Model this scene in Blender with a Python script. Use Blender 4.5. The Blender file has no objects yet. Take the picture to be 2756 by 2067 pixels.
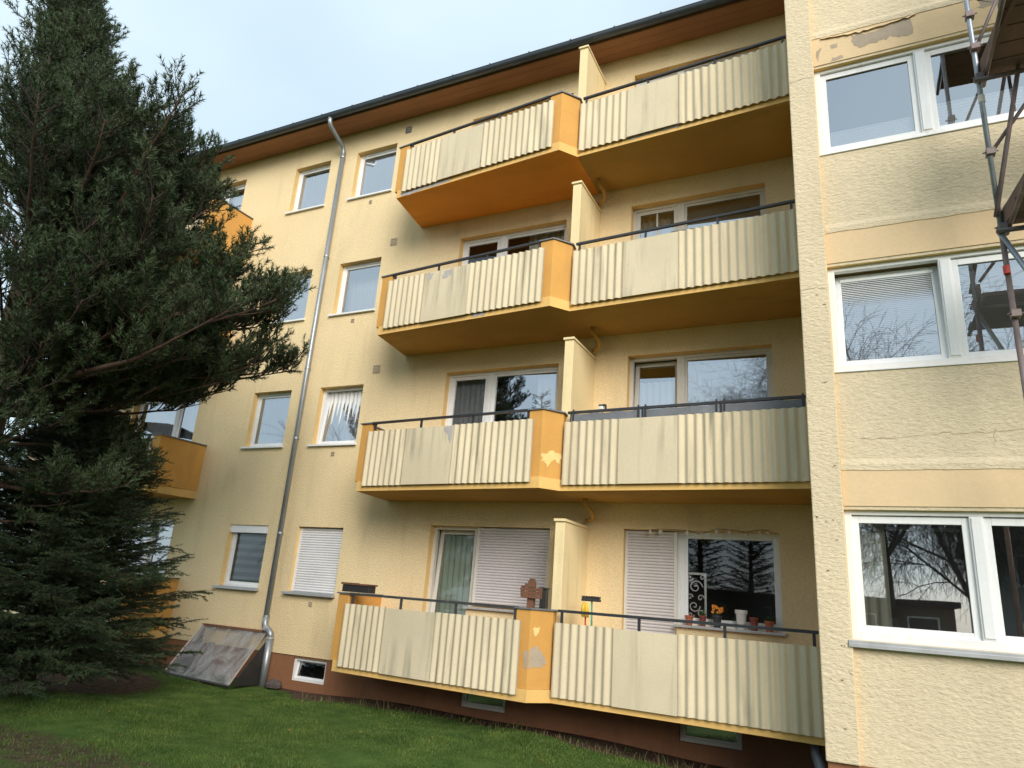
import bpy, math, random
import numpy as np
from mathutils import Vector, Matrix
R = math.radians
random.seed(7); rng = np.random.default_rng(7)
scene = bpy.context.scene
col = scene.collection

# ------------------------------------------------------------------ camera
cd = bpy.data.cameras.new('camera'); cam = bpy.data.objects.new('camera', cd); col.objects.link(cam)
cd.sensor_width = 36.0; cd.lens = 24.313; cd.clip_start = 0.05; cd.clip_end = 2000
yaw, pitch, roll = R(26.952), R(17.006), R(4.288)
fw = Vector((-math.sin(yaw)*math.cos(pitch), math.cos(yaw)*math.cos(pitch), math.sin(pitch)))
r0 = fw.cross(Vector((0, 0, 1))).normalized(); u0 = r0.cross(fw)
rt = r0*math.cos(roll) + u0*math.sin(roll); up = -r0*math.sin(roll) + u0*math.cos(roll)
M = Matrix((rt, up, -fw)).transposed().to_4x4(); M.translation = Vector((0, -10.2006, 1.8083))
cam.matrix_world = M
scene.camera = cam

# ------------------------------------------------------------------ sky, sun, exposure
SUN_AZ, SUN_EL = R(144), R(27)             # azimuth clockwise from +Y (north = into the facade)
w = bpy.data.worlds.new('World'); scene.world = w; w.use_nodes = True
nt = w.node_tree; nt.nodes.clear()
out = nt.nodes.new('ShaderNodeOutputWorld'); bg = nt.nodes.new('ShaderNodeBackground')
sky = nt.nodes.new('ShaderNodeTexSky'); sky.sky_type = 'NISHITA'; sky.sun_disc = False
sky.sun_elevation = SUN_EL; sky.sun_rotation = SUN_AZ; sky.air_density = 1.0; sky.dust_density = 1.2; sky.ozone_density = 1.5
tc = nt.nodes.new('ShaderNodeTexCoord'); mp = nt.nodes.new('ShaderNodeMapping')
mp.inputs['Scale'].default_value = (1.2, 1.2, 2.6); mp.inputs['Rotation'].default_value = (0.3, 0.5, 0.4)
nz = nt.nodes.new('ShaderNodeTexNoise'); nz.inputs['Scale'].default_value = 1.3; nz.inputs['Detail'].default_value = 4; nz.inputs['Roughness'].default_value = 0.42
rp = nt.nodes.new('ShaderNodeValToRGB'); rp.color_ramp.elements[0].position = 0.30; rp.color_ramp.elements[1].position = 0.72
rp.color_ramp.elements[0].color = (.60, .60, .60, 1); rp.color_ramp.elements[1].color = (.97, .97, .97, 1)
mx = nt.nodes.new('ShaderNodeMix'); mx.data_type = 'RGBA'
mx.inputs['B'].default_value = (4.4, 5.35, 5.85, 1)
nt.links.new(tc.outputs['Generated'], mp.inputs['Vector']); nt.links.new(mp.outputs['Vector'], nz.inputs['Vector'])
nt.links.new(nz.outputs['Fac'], rp.inputs['Fac']); nt.links.new(rp.outputs['Color'], mx.inputs['Factor'])
nt.links.new(sky.outputs['Color'], mx.inputs['A']); nt.links.new(mx.outputs['Result'], bg.inputs['Color'])
bg.inputs['Strength'].default_value = 0.12
nt.links.new(bg.outputs['Background'], out.inputs['Surface'])
ld = bpy.data.lights.new('sun', 'SUN'); sun = bpy.data.objects.new('sun', ld); col.objects.link(sun)
ld.energy = 2.3; ld.angle = R(36); ld.color = (1.0, 0.95, 0.87)
sd = Vector((math.sin(SUN_AZ)*math.cos(SUN_EL), math.cos(SUN_AZ)*math.cos(SUN_EL), math.sin(SUN_EL)))
sun.rotation_euler = sd.to_track_quat('Z', 'Y').to_euler(); sun.location = sd*60
vs = scene.view_settings; vs.view_transform = 'Standard'; vs.look = 'None'; vs.gamma = 1; vs.exposure = 0.74
try: vs.use_curve_mapping = False
except Exception: pass

cy_ = scene.cycles; cy_.max_bounces = 7; cy_.diffuse_bounces = 4; cy_.glossy_bounces = 3; cy_.transparent_max_bounces = 10; cy_.caustics_reflective = False; cy_.caustics_refractive = False

# ------------------------------------------------------------------ helpers
def tag(o, label=None, cat=None, group=None, kind=None):
    if label: o['label'] = label
    if cat: o['category'] = cat
    if group: o['group'] = group
    if kind: o['kind'] = kind
    return o
def empty(name, loc=(0, 0, 0), parent=None):
    o = bpy.data.objects.new(name, None); o.empty_display_size = .2; col.objects.link(o)
    o.location = loc
    if parent: o.parent = parent; o.matrix_parent_inverse = parent_inv(parent)
    return o
def parent_inv(p):
    m = Matrix.Translation(p.location)
    q = p
    while q.parent: q = q.parent
    return Matrix.Translation(p['_w'] if '_w' in p else p.location).inverted()
class MB:
    def __init__(s): s.v = []; s.f = []; s.m = []
    def add(s, vs_, fs_, mi=0):
        o = len(s.v); s.v += [tuple(q) for q in vs_]
        for f in fs_: s.f.append(tuple(i+o for i in f)); s.m.append(mi)
    def box(s, x0, x1, y0, y1, z0, z1, mi=0):
        s.add([(x0,y0,z0),(x1,y0,z0),(x1,y1,z0),(x0,y1,z0),(x0,y0,z1),(x1,y0,z1),(x1,y1,z1),(x0,y1,z1)],
              [(0,3,2,1),(4,5,6,7),(0,1,5,4),(1,2,6,5),(2,3,7,6),(3,0,4,7)], mi)
    def prism(s, poly, z0, z1, mi=0, mib=None):   # plan polygon counter-clockwise
        n = len(poly)
        a = sum(poly[i][0]*poly[(i+1) % n][1]-poly[(i+1) % n][0]*poly[i][1] for i in range(n))
        if a < 0: poly = poly[::-1]
        vv = [(p[0], p[1], z0) for p in poly]+[(p[0], p[1], z1) for p in poly]
        s.add(vv, [tuple(range(n, 2*n))]+[(i, (i+1) % n, n+(i+1) % n, n+i) for i in range(n)], mi)
        s.add(vv[:n], [tuple(range(n))[::-1]], mi if mib is None else mib)
    def ring(s, x0, x1, z0, z1, w, y0, y1, mi=0, wb=None, wt=None):     # rectangular frame in the XZ plane
        wb = w if wb is None else wb; wt = w if wt is None else wt
        s.box(x0, x0+w, y0, y1, z0, z1, mi); s.box(x1-w, x1, y0, y1, z0, z1, mi)
        s.box(x0+w, x1-w, y0, y1, z0, z0+wb, mi); s.box(x0+w, x1-w, y0, y1, z1-wt, z1, mi)
    def tube(s, path, r, n=8, mi=0, cap=True):
        path = [Vector(p) for p in path]; rr = r if isinstance(r, (list, tuple)) else [r]*len(path)
        rings = []; last = None
        for i, p in enumerate(path):
            t = (path[min(i+1, len(path)-1)]-path[max(i-1, 0)]).normalized()
            if last is None:
                a = Vector((0, 0, 1)) if abs(t.z) < .9 else Vector((1, 0, 0)); x = t.cross(a).normalized()
            else: x = (last-t*last.dot(t)).normalized()
            last = x; y = t.cross(x)
            rings.append([p+(x*math.cos(2*math.pi*j/n)+y*math.sin(2*math.pi*j/n))*rr[i] for j in range(n)])
        vv = [q for g in rings for q in g]; ff = []
        for i in range(len(path)-1):
            for j in range(n):
                a = i*n+j; b = i*n+(j+1) % n; ff.append((a, b, b+n, a+n))
        if cap: ff += [tuple(range(n))[::-1], tuple(range((len(path)-1)*n, len(path)*n))]
        s.add(vv, ff, mi)
    def lathe(s, prof, c, n=14, mi=0):
        vv = [(c[0]+r*math.cos(2*math.pi*j/n), c[1]+r*math.sin(2*math.pi*j/n), c[2]+z) for r, z in prof for j in range(n)]
        ff = [(i*n+j, i*n+(j+1) % n, (i+1)*n+(j+1) % n, (i+1)*n+j) for i in range(len(prof)-1) for j in range(n)]
        ff += [tuple(range(n))[::-1], tuple(range((len(prof)-1)*n, len(prof)*n))]
        s.add(vv, ff, mi)
    def strip(s, A, B, s0, s1, o0, o1, z0, z1, mi=0):      # box along the plan line A->B; offset outward (towards the viewer) positive
        tx, ty = B[0]-A[0], B[1]-A[1]; L = math.hypot(tx, ty); tx /= L; ty /= L; nx, ny = ty, -tx
        P = lambda a, o: (A[0]+tx*a+nx*o, A[1]+ty*a+ny*o)
        s.prism([P(s0, o1), P(s1, o1), P(s1, o0), P(s0, o0)], z0, z1, mi)
    def build(s, name, mats, parent=None, smooth=False, bevel=0, xf=None):
        me = bpy.data.meshes.new(name)
        vv = s.v if xf is None else [tuple(xf @ Vector(q)) for q in s.v]
        me.from_pydata(vv, [], s.f); me.update()
        mats = mats if isinstance(mats, (list, tuple)) else [mats]
        for m in mats: me.materials.append(m)
        if len(mats) > 1: me.polygons.foreach_set('material_index', s.m)
        if smooth: me.polygons.foreach_set('use_smooth', [True]*len(me.polygons))
        o = bpy.data.objects.new(name, me); col.objects.link(o)
        if parent: setpar(o, parent)
        if bevel:
            b = o.modifiers.new('bevel', 'BEVEL'); b.width = bevel; b.segments = 2; b.limit_method = 'ANGLE'
        return o
WORLD = {}
def setpar(o, p):
    o.parent = p; o.matrix_parent_inverse = Matrix.Translation(WORLD.get(p.name, Vector((0, 0, 0)))).inverted()
def node(name, loc=(0, 0, 0), parent=None):        # Empty at a thing's (or compound part's) base
    o = bpy.data.objects.new(name, None); o.empty_display_size = .2; col.objects.link(o); o.location = loc
    WORLD[o.name] = Vector(loc)
    if parent: setpar(o, parent)
    return o
def npmesh(name, verts, faces_tri, mat, parent=None, smooth=False):
    me = bpy.data.meshes.new(name); nv = len(verts); nf = len(faces_tri)
    me.vertices.add(nv); me.vertices.foreach_set('co', np.asarray(verts, np.float32).ravel())
    me.loops.add(nf*3); me.loops.foreach_set('vertex_index', np.asarray(faces_tri, np.int32).ravel())
    me.polygons.add(nf); me.polygons.foreach_set('loop_start', np.arange(0, nf*3, 3, dtype=np.int32))
    me.update(calc_edges=True); me.materials.append(mat)
    if smooth: me.polygons.foreach_set('use_smooth', np.ones(nf, bool))
    o = bpy.data.objects.new(name, me); col.objects.link(o)
    if parent: setpar(o, parent)
    return o
def sharecopy(src, name, parent, loc):
    o = bpy.data.objects.new(name, src.data); col.objects.link(o); setpar(o, parent); o.location = loc
    return o

# ------------------------------------------------------------------ materials
def pmat(name, c, rough=.85, var=.10, vs_=1.2, fine=.08, fs=40, bump=0., bs=80, bdist=.01, metal=0., streak=None, samt=.35, sscale=(9, 9, .55),
         speck=None, obj=False, spec=.5, bmap=None, sramp=(.52, .75)):
    m = bpy.data.materials.new(name); m.use_nodes = True; n = m.node_tree.nodes; l = m.node_tree.links
    b = n['Principled BSDF']; b.inputs['Roughness'].default_value = rough; b.inputs['Metallic'].default_value = metal
    b.inputs['Specular IOR Level'].default_value = spec
    if obj: src = n.new('ShaderNodeTexCoord').outputs['Object']
    else: src = n.new('ShaderNodeNewGeometry').outputs['Position']
    def noise(scale, detail=4, vec=None, rgh=.55):
        q = n.new('ShaderNodeTexNoise'); q.inputs['Scale'].default_value = scale; q.inputs['Detail'].default_value = detail
        q.inputs['Roughness'].default_value = rgh; l.new(vec or src, q.inputs['Vector']); return q.outputs['Fac']
    def mapped(sc, rot=(0, 0, 0)):
        q = n.new('ShaderNodeMapping'); q.inputs['Scale'].default_value = sc; q.inputs['Rotation'].default_value = rot
        l.new(src, q.inputs['Vector']); return q.outputs['Vector']
    def mixc(a, bcol, fac, mode='MIX'):
        q = n.new('ShaderNodeMix'); q.data_type = 'RGBA'; q.blend_type = mode
        if isinstance(fac, (int, float)): q.inputs['Factor'].default_value = fac
        else: l.new(fac, q.inputs['Factor'])
        for s_, k in ((a, 'A'), (bcol, 'B')):
            if isinstance(s_, tuple): q.inputs[k].default_value = (*s_[:3], 1)
            else: l.new(s_, q.inputs[k])
        return q.outputs['Result']
    def ramp(f, a, bb, hi=1.):
        q = n.new('ShaderNodeMapRange'); q.inputs['From Min'].default_value = a; q.inputs['From Max'].default_value = bb
        q.inputs['To Max'].default_value = hi; l.new(f, q.inputs['Value']); return q.outputs['Result']
    lo = tuple(x*(1-var) for x in c); hi = tuple(min(1, x*(1+var)) for x in c)
    colr = mixc(lo, hi, ramp(noise(vs_, 5), .3, .7))
    if fine:
        g = ramp(noise(fs, 3), .25, .75)
        q = n.new('ShaderNodeMapRange'); q.inputs['To Min'].default_value = 1-fine; q.inputs['To Max'].default_value = 1+fine*.6; l.new(g, q.inputs['Value'])
        colr = mixc(colr, q.outputs['Result'], 1.0, 'MULTIPLY')
    if streak:
        f1 = ramp(noise(1., 6, mapped(sscale)), sramp[0], sramp[1], samt)
        f2 = ramp(noise(.9, 4), .35, .7)
        q = n.new('ShaderNodeMath'); q.operation = 'MULTIPLY'; l.new(f1, q.inputs[0]); l.new(f2, q.inputs[1])
        colr = mixc(colr, streak, q.outputs[0])
    if speck:
        colr = mixc(colr, speck, ramp(noise(26, 3, rgh=.7), .68, .74, .6))
    l.new(colr, b.inputs['Base Color'])
    if bump:
        bp = n.new('ShaderNodeBump'); bp.inputs['Strength'].default_value = bump; bp.inputs['Distance'].default_value = bdist
        vec = mapped(*bmap) if bmap else None
        h1 = noise(bs, 4, vec, .6)
        l.new(h1, bp.inputs['Height']); l.new(bp.outputs['Normal'], b.inputs['Normal'])
    return m
DIRT = (.16, .13, .08)
PL_C = (.88, .69, .41)
m_plaster = pmat('plaster_cream', PL_C, .95, .05, .7, .13, 30, .7, 55, .03, streak=(.45, .35, .19), samt=.5, sscale=(2.6, 2.6, .4), spec=.2)
m_wing = pmat('plaster_trowelled', (.69, .575, .40), .95, .05, .8, .10, 25, 1., 1., .017, streak=(.48, .37, .2), samt=.3, sscale=(3, 3, .5), spec=.2,
              bmap=((19, 19, 38), (0, R(-34), 0)))
m_band = pmat('plaster_smooth_peach', (.72, .535, .325), .9, .05, .8, .04, 30, .25, 30, .01, streak=(.5, .38, .24), samt=.3, sscale=(3, 3, .5), spec=.2)
m_reveal = pmat('plaster_reveal', (.80, .55, .24), .9, .06, 2, .05, 30, .2, 40, .01, spec=.2)
m_orange = pmat('orange_paint', (.64, .335, .09), .85, .08, 1.5, .05, 40, .2, 50, .01, streak=(.36, .22, .1), samt=.6, sscale=(4, 4, .8), spec=.25)
m_orange_hot = pmat('orange_paint_fresh', (.92, .36, .06), .8, .07, 1.5, .05, 40, .2, 50, .01, streak=(.5, .2, .04), samt=.35, sscale=(.6, 9, 5), spec=.25)
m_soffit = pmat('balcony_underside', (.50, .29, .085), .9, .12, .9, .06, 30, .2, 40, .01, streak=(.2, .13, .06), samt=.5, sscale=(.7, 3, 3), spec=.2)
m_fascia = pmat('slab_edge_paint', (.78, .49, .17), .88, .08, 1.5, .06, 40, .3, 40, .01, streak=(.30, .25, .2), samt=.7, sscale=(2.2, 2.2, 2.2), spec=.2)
m_part = pmat('partition_cream', (.82, .66, .38), .9, .05, 1.2, .05, 30, .2, 40, .01, streak=(.3, .25, .16), samt=.5, sscale=(6, 6, .5), spec=.2)
m_panel = pmat('fibre_cement_sheet', (.67, .57, .40), .9, .08, .9, .07, 60, .15, 90, .005, streak=(.20, .18, .13), samt=.9, sscale=(8, 8, .6), speck=(.33, .28, .19), spec=.2, sramp=(.5, .72))
m_bare = pmat('bare_render', (.44, .355, .27), .95, .08, 6, .1, 60, .4, 60, .01, spec=.2)
m_greywear = pmat('bare_cement', (.46, .42, .40), .95, .1, 8, .1, 60, .3, 60, .01, spec=.2)
m_pale = pmat('worn_yellow_paint', (.82, .60, .25), .9, .1, 6, .1, 60, spec=.2)
m_plinth = pmat('plinth_brown', (.27, .125, .065), .9, .12, 1.2, .1, 30, .4, 60, .012, streak=(.1, .06, .04), samt=.7, sscale=(3, 3, 1.2), spec=.2)
m_white = pmat('white_pvc', (.80, .80, .80), .35, .03, 2, .03, 20, streak=(.4, .38, .34), samt=.3, sscale=(12, 12, 1))
m_frame_d = pmat('weathered_white_frame', (.66, .62, .55), .5, .05, 2, .05, 20, streak=(.35, .3, .22), samt=.4, sscale=(12, 12, 1))
m_sill = pmat('grey_sill_metal', (.50, .50, .51), .4, .06, 3, .05, 20, metal=.4, streak=(.2, .19, .18), samt=.5, sscale=(5, 5, 2))
m_zinc = pmat('zinc_pipe', (.36, .38, .40), .45, .10, 2.5, .08, 20, metal=.65, streak=(.2, .2, .21), samt=.5, sscale=(5, 5, .4))
m_gutter = pmat('dark_zinc_gutter', (.085, .10, .125), .42, .15, 1.2, .1, 20, metal=.5, streak=(.22, .22, .22), samt=.4, sscale=(2, 2, 4))
m_eave = pmat('brown_eave_boards', (.33, .155, .075), .8, .1, 1.2, .08, 30, .2, 40, .006, streak=(.16, .07, .04), samt=.5, sscale=(.6, 8, 8))
m_rail = pmat('black_rail', (.028, .03, .034), .5, .3, 6, .2, 40, .1, 90, .004)
m_railflake = pmat('flaking_rail', (.05, .05, .052), .6, .3, 9, .2, 40, .4, 60, .006, speck=(.55, .55, .55))
m_cap = pmat('grey_cap_metal', (.20, .21, .23), .5, .12, 3, .1, 30, metal=.4)
m_shut = pmat('roller_shutter_slat', (.60, .56, .56), .5, .04, 2, .03, 20, obj=False)
m_shutw = pmat('roller_shutter_white', (.74, .73, .74), .5, .04, 2, .03, 20)
m_roof = pmat('roof_felt', (.06, .05, .05), .9, .2, 2, .1, 20)
m_wood = pmat('weathered_wood', (.17, .075, .04), .8, .2, 4, .15, 50, .3, 60, .008, streak=(.06, .03, .02), samt=.6, sscale=(3, 3, 14))
m_plank = pmat('scaffold_plank', (.15, .095, .075), .85, .18, 3, .15, 40, .4, 50, .01, streak=(.3, .26, .24), samt=.4, sscale=(12, 1.2, 8))
m_steel = pmat('scaffold_tube', (.33, .37, .42), .45, .2, 4, .15, 30, metal=.6, streak=(.22, .09, .06), samt=.9, sscale=(3, 3, 3))
m_rust = pmat('rusty_tube', (.20, .16, .155), .6, .25, 5, .15, 30, metal=.4, streak=(.33, .07, .06), samt=.5, sscale=(4, 4, 3))
m_black = pmat('black_plastic', (.03, .028, .027), .55, .15, 5, .1, 30)
m_terra = pmat('terracotta', (.42, .13, .065), .8, .12, 10, .1, 50)
m_clay = pmat('dark_red_pot', (.20, .045, .035), .6, .12, 10, .1, 50)
m_pot_dark = pmat('dark_pot', (.035, .04, .05), .5, .12, 10, .1, 50)
m_white_pot = pmat('white_pot', (.72, .71, .68), .5, .05, 20, .05, 50, streak=(.3, .3, .3), samt=.5, sscale=(30, 30, 18))
m_flower = pmat('orange_petal', (.75, .27, .03), .7, .2, 30, .1, 60)
m_leaf = pmat('houseplant_leaf', (.05, .10, .03), .5, .3, 9, .1, 50)
m_fabric = pmat('grey_tarp', (.16, .165, .18), .8, .15, 2.5, .1, 40, .3, 6, .03, streak=(.35, .35, .36), samt=.5, sscale=(2, 2, 4))
m_room = pmat('dim_room', (.16, .14, .12), .95, .1, 1, .05, 20)
m_yellow = pmat('yellow_cloth', (.78, .52, .06), .8, .1, 20, .1, 60)
m_red = pmat('red_plastic', (.55, .06, .04), .5, .1, 20, .05, 60)
m_green = pmat('green_plastic', (.06, .32, .20), .5, .1, 20, .05, 60)
m_globe = pmat('frosted_globe', (.70, .62, .52), .4, .05, 10, .03, 60)
m_stone = pmat('dark_stone', (.10, .075, .07), .9, .2, 9, .2, 40, .4, 40, .01)
m_bark = pmat('pine_bark', (.085, .045, .03), .95, .3, 5, .25, 30, .8, 30, .03)
m_twig = pmat('twig_bark', (.05, .035, .024), .95, .3, 5, .2, 30)
m_birch = pmat('bare_branch', (.09, .075, .065), .95, .3, 5, .2, 30)
def leafmat(name, c, c2, trans=.25):
    m = bpy.data.materials.new(name); m.use_nodes = True; n = m.node_tree.nodes; l = m.node_tree.links
    b = n['Principled BSDF']; b.inputs['Roughness'].default_value = .6; b.inputs['Specular IOR Level'].default_value = .3
    g = n.new('ShaderNodeNewGeometry'); q = n.new('ShaderNodeTexNoise'); q.inputs['Scale'].default_value = 2.2; q.inputs['Detail'].default_value = 5
    l.new(g.outputs['Position'], q.inputs['Vector'])
    mr = n.new('ShaderNodeMapRange'); mr.inputs['From Min'].default_value = .35; mr.inputs['From Max'].default_value = .68; l.new(q.outputs['Fac'], mr.inputs['Value'])
    mx = n.new('ShaderNodeMix'); mx.data_type = 'RGBA'; mx.inputs['A'].default_value = (*c, 1); mx.inputs['B'].default_value = (*c2, 1)
    l.new(mr.outputs['Result'], mx.inputs['Factor']); l.new(mx.outputs['Result'], b.inputs['Base Color'])
    return m
m_pine = leafmat('pine_needles', (.030, .050, .020), (.075, .105, .045))
m_spruce = leafmat('spruce_needles', (.022, .040, .018), (.050, .078, .030))
m_grass = leafmat('grass_blades', (.045, .088, .014), (.110, .160, .030))
m_dry = leafmat('dry_stalks', (.16, .11, .055), (.30, .22, .11))
m_leaves = leafmat('fallen_leaf', (.18, .09, .035), (.30, .16, .06))
def glassmat(name, refl=.30, tint=(.93, .95, .97)):
    m = bpy.data.materials.new(name); m.use_nodes = True; n = m.node_tree.nodes; l = m.node_tree.links
    n.remove(n['Principled BSDF']); o = n['Material Output']
    t = n.new('ShaderNodeBsdfTransparent'); t.inputs['Color'].default_value = (*tint, 1)
    g = n.new('ShaderNodeBsdfGlossy'); g.inputs['Roughness'].default_value = .012; g.inputs['Color'].default_value = (.92, .95, 1, 1)
    nz = n.new('ShaderNodeTexNoise'); nz.inputs['Scale'].default_value = 1.1; nz.inputs['Detail'].default_value = 1
    ge = n.new('ShaderNodeNewGeometry'); l.new(ge.outputs['Position'], nz.inputs['Vector'])
    bp = n.new('ShaderNodeBump'); bp.inputs['Strength'].default_value = .05; bp.inputs['Distance'].default_value = .02
    l.new(nz.outputs['Fac'], bp.inputs['Height']); l.new(bp.outputs['Normal'], g.inputs['Normal'])
    fr = n.new('ShaderNodeFresnel'); fr.inputs['IOR'].default_value = 1.5
    ad = n.new('ShaderNodeMath'); ad.operation = 'ADD'; ad.inputs[1].default_value = refl; ad.use_clamp = True; l.new(fr.outputs['Fac'], ad.inputs[0])
    mi = n.new('ShaderNodeMixShader'); l.new(ad.outputs[0], mi.inputs['Fac']); l.new(t.outputs[0], mi.inputs[1]); l.new(g.outputs[0], mi.inputs[2])
    l.new(mi.outputs[0], o.inputs['Surface']); return m
m_glass = glassmat('window_glass', .40)
m_glass_hi = glassmat('window_glass_bright', .40)
m_glass_lo = glassmat('window_glass_dark', .04)
def cloth(name, c, fold=False):
    m = pmat(name, c, .9, .04, 3, .03, 30, spec=.1); n = m.node_tree.nodes; l = m.node_tree.links
    return m
m_curtain = cloth('white_net_curtain', (.80, .80, .80))
m_curtain_g = cloth('pale_green_curtain', (.44, .50, .38))
m_curtain_c = cloth('cream_curtain', (.72, .70, .55))
m_blind = cloth('white_blind', (.88, .90, .90))
m_blind_g = cloth('grey_green_blind', (.36, .41, .38))
m_zebra1 = cloth('zebra_blind_dense', (.62, .70, .72)); m_zebra2 = cloth('zebra_blind_sheer', (.34, .42, .45))
# acrylic sheet of the cellar cover
def acryl():
    m = bpy.data.materials.new('clouded_acrylic'); m.use_nodes = True; n = m.node_tree.nodes; l = m.node_tree.links
    b = n['Principled BSDF']; b.inputs['Base Color'].default_value = (.40, .39, .39, 1); b.inputs['Roughness'].default_value = .25
    g = n.new('ShaderNodeNewGeometry'); mp = n.new('ShaderNodeMapping'); mp.inputs['Scale'].default_value = (2.2, 1.2, 1.2); l.new(g.outputs['Position'], mp.inputs['Vector'])
    q = n.new('ShaderNodeTexNoise'); q.inputs['Scale'].default_value = 1.6; q.inputs['Detail'].default_value = 6; q.inputs['Distortion'].default_value = 1.2; l.new(mp.outputs[0], q.inputs['Vector'])
    r = n.new('ShaderNodeMapRange'); r.inputs['From Min'].default_value = .4; r.inputs['From Max'].default_value = .66; r.inputs['To Min'].default_value = .16; r.inputs['To Max'].default_value = .66
    l.new(q.outputs['Fac'], r.inputs['Value']); l.new(r.outputs[0], b.inputs['Alpha'])
    return m
m_acryl = acryl()

# ------------------------------------------------------------------ ground
def gmat():
    m = bpy.data.materials.new('lawn_and_soil'); m.use_nodes = True; n = m.node_tree.nodes; l = m.node_tree.links
    b = n['Principled BSDF']; b.inputs['Roughness'].default_value = .95; b.inputs['Specular IOR Level'].default_value = .15
    g = n.new('ShaderNodeNewGeometry'); at = n.new('ShaderNodeAttribute'); at.attribute_name = 'soil'
    def noise(s, d=5):
        q = n.new('ShaderNodeTexNoise'); q.inputs['Scale'].default_value = s; q.inputs['Detail'].default_value = d; l.new(g.outputs['Position'], q.inputs['Vector']); return q.outputs['Fac']
    def mix(a, c, f):
        q = n.new('ShaderNodeMix'); q.data_type = 'RGBA'
        for s_, k in ((a, 'A'), (c, 'B')):
            if isinstance(s_, tuple): q.inputs[k].default_value = (*s_, 1)
            else: l.new(s_, q.inputs[k])
        l.new(f, q.inputs['Factor']); return q.outputs['Result']
    def rng_(f, a, c):
        q = n.new('ShaderNodeMapRange'); q.inputs['From Min'].default_value = a; q.inputs['From Max'].default_value = c; l.new(f, q.inputs['Value']); return q.outputs[0]
    gr = mix((.040, .080, .014), (.09, .145, .032), rng_(noise(3.5), .3, .7))
    so = mix((.045, .028, .020), (.11, .07, .05), rng_(noise(9, 7), .3, .7))
    so = mix(so, (.20, .13, .08), rng_(noise(45, 3), .66, .72))
    ad = n.new('ShaderNodeMath'); ad.operation = 'ADD'; l.new(at.outputs['Fac'], ad.inputs[0])
    nn = n.new('ShaderNodeMapRange'); nn.inputs['To Min'].default_value = -.5; nn.inputs['To Max'].default_value = .5; l.new(noise(5, 6), nn.inputs['Value']); l.new(nn.outputs[0], ad.inputs[1])
    l.new(mix(gr, so, rng_(ad.outputs[0], .3, .75)), b.inputs['Base Color'])
    bp = n.new('ShaderNodeBump'); bp.inputs['Strength'].default_value = .8; bp.inputs['Distance'].default_value = .03; l.new(noise(30, 5), bp.inputs['Height']); l.new(bp.outputs[0], b.inputs['Normal'])
    return m
def smooth01(x): x = np.clip(x, 0, 1); return x*x*(3-2*x)
def gz(x, y):
    x = np.asarray(x, float); y = np.asarray(y, float)
    near = np.exp(-((x+6)/14)**2-((y+5)/9)**2)
    return near*(.035*np.sin(.9*x+.7*y)+.03*np.sin(1.7*x-1.1*y+1)+.02*np.sin(3.1*y+.6*x)) - .06*smooth01((x+5)/5)*smooth01((y+4)/3)
def soil(x, y):
    x = np.asarray(x, float); y = np.asarray(y, float)
    edge = -.62-.12*np.sin(x*1.3)-.07*np.sin(x*3.7+1)-.30*smooth01((x+4.4)/2.5)-.9*smooth01((x+2.2)/2)+.45*smooth01((-8.2-x)/.8)
    s1 = smooth01((y-edge)/.35+.5)
    d = ((x+12.0)/2.0)**2+((y+2.3)/1.15)**2
    s2 = smooth01(1.6-d)
    d2 = ((x+7.6+.5*(y+5.2))/2.6)**2+((y+5.35)/.75)**2
    s3 = smooth01((1.5-d2)/1.5)*.72
    return np.maximum(np.maximum(s1, s2), s3)
def make_ground():
    xs = np.concatenate([[-400, -120, -60, -35, -25], np.arange(-20, 6.01, .2), [10, 16, 30, 60, 120, 400]])
    ys = np.concatenate([[-400, -120, -60, -35, -25, -17], np.arange(-13, 1.41, .2), [4, 10, 25, 60, 120, 400]])
    X, Y = np.meshgrid(xs, ys); Z = gz(X, Y); S = soil(X, Y)
    nx, ny = len(xs), len(ys); v = np.stack([X.ravel(), Y.ravel(), Z.ravel()], 1)
    i, j = np.meshgrid(np.arange(nx-1), np.arange(ny-1)); a = (j*nx+i).ravel()
    f = np.concatenate([np.stack([a, a+1, a+nx+1], 1), np.stack([a, a+nx+1, a+nx], 1)])
    o = npmesh('ground', v, f, gmat(), smooth=True)
    at = o.data.attributes.new('soil', 'FLOAT', 'POINT'); at.data.foreach_set('value', S.ravel().astype(np.float32))
    tag(o, kind='structure')
make_ground()

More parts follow.
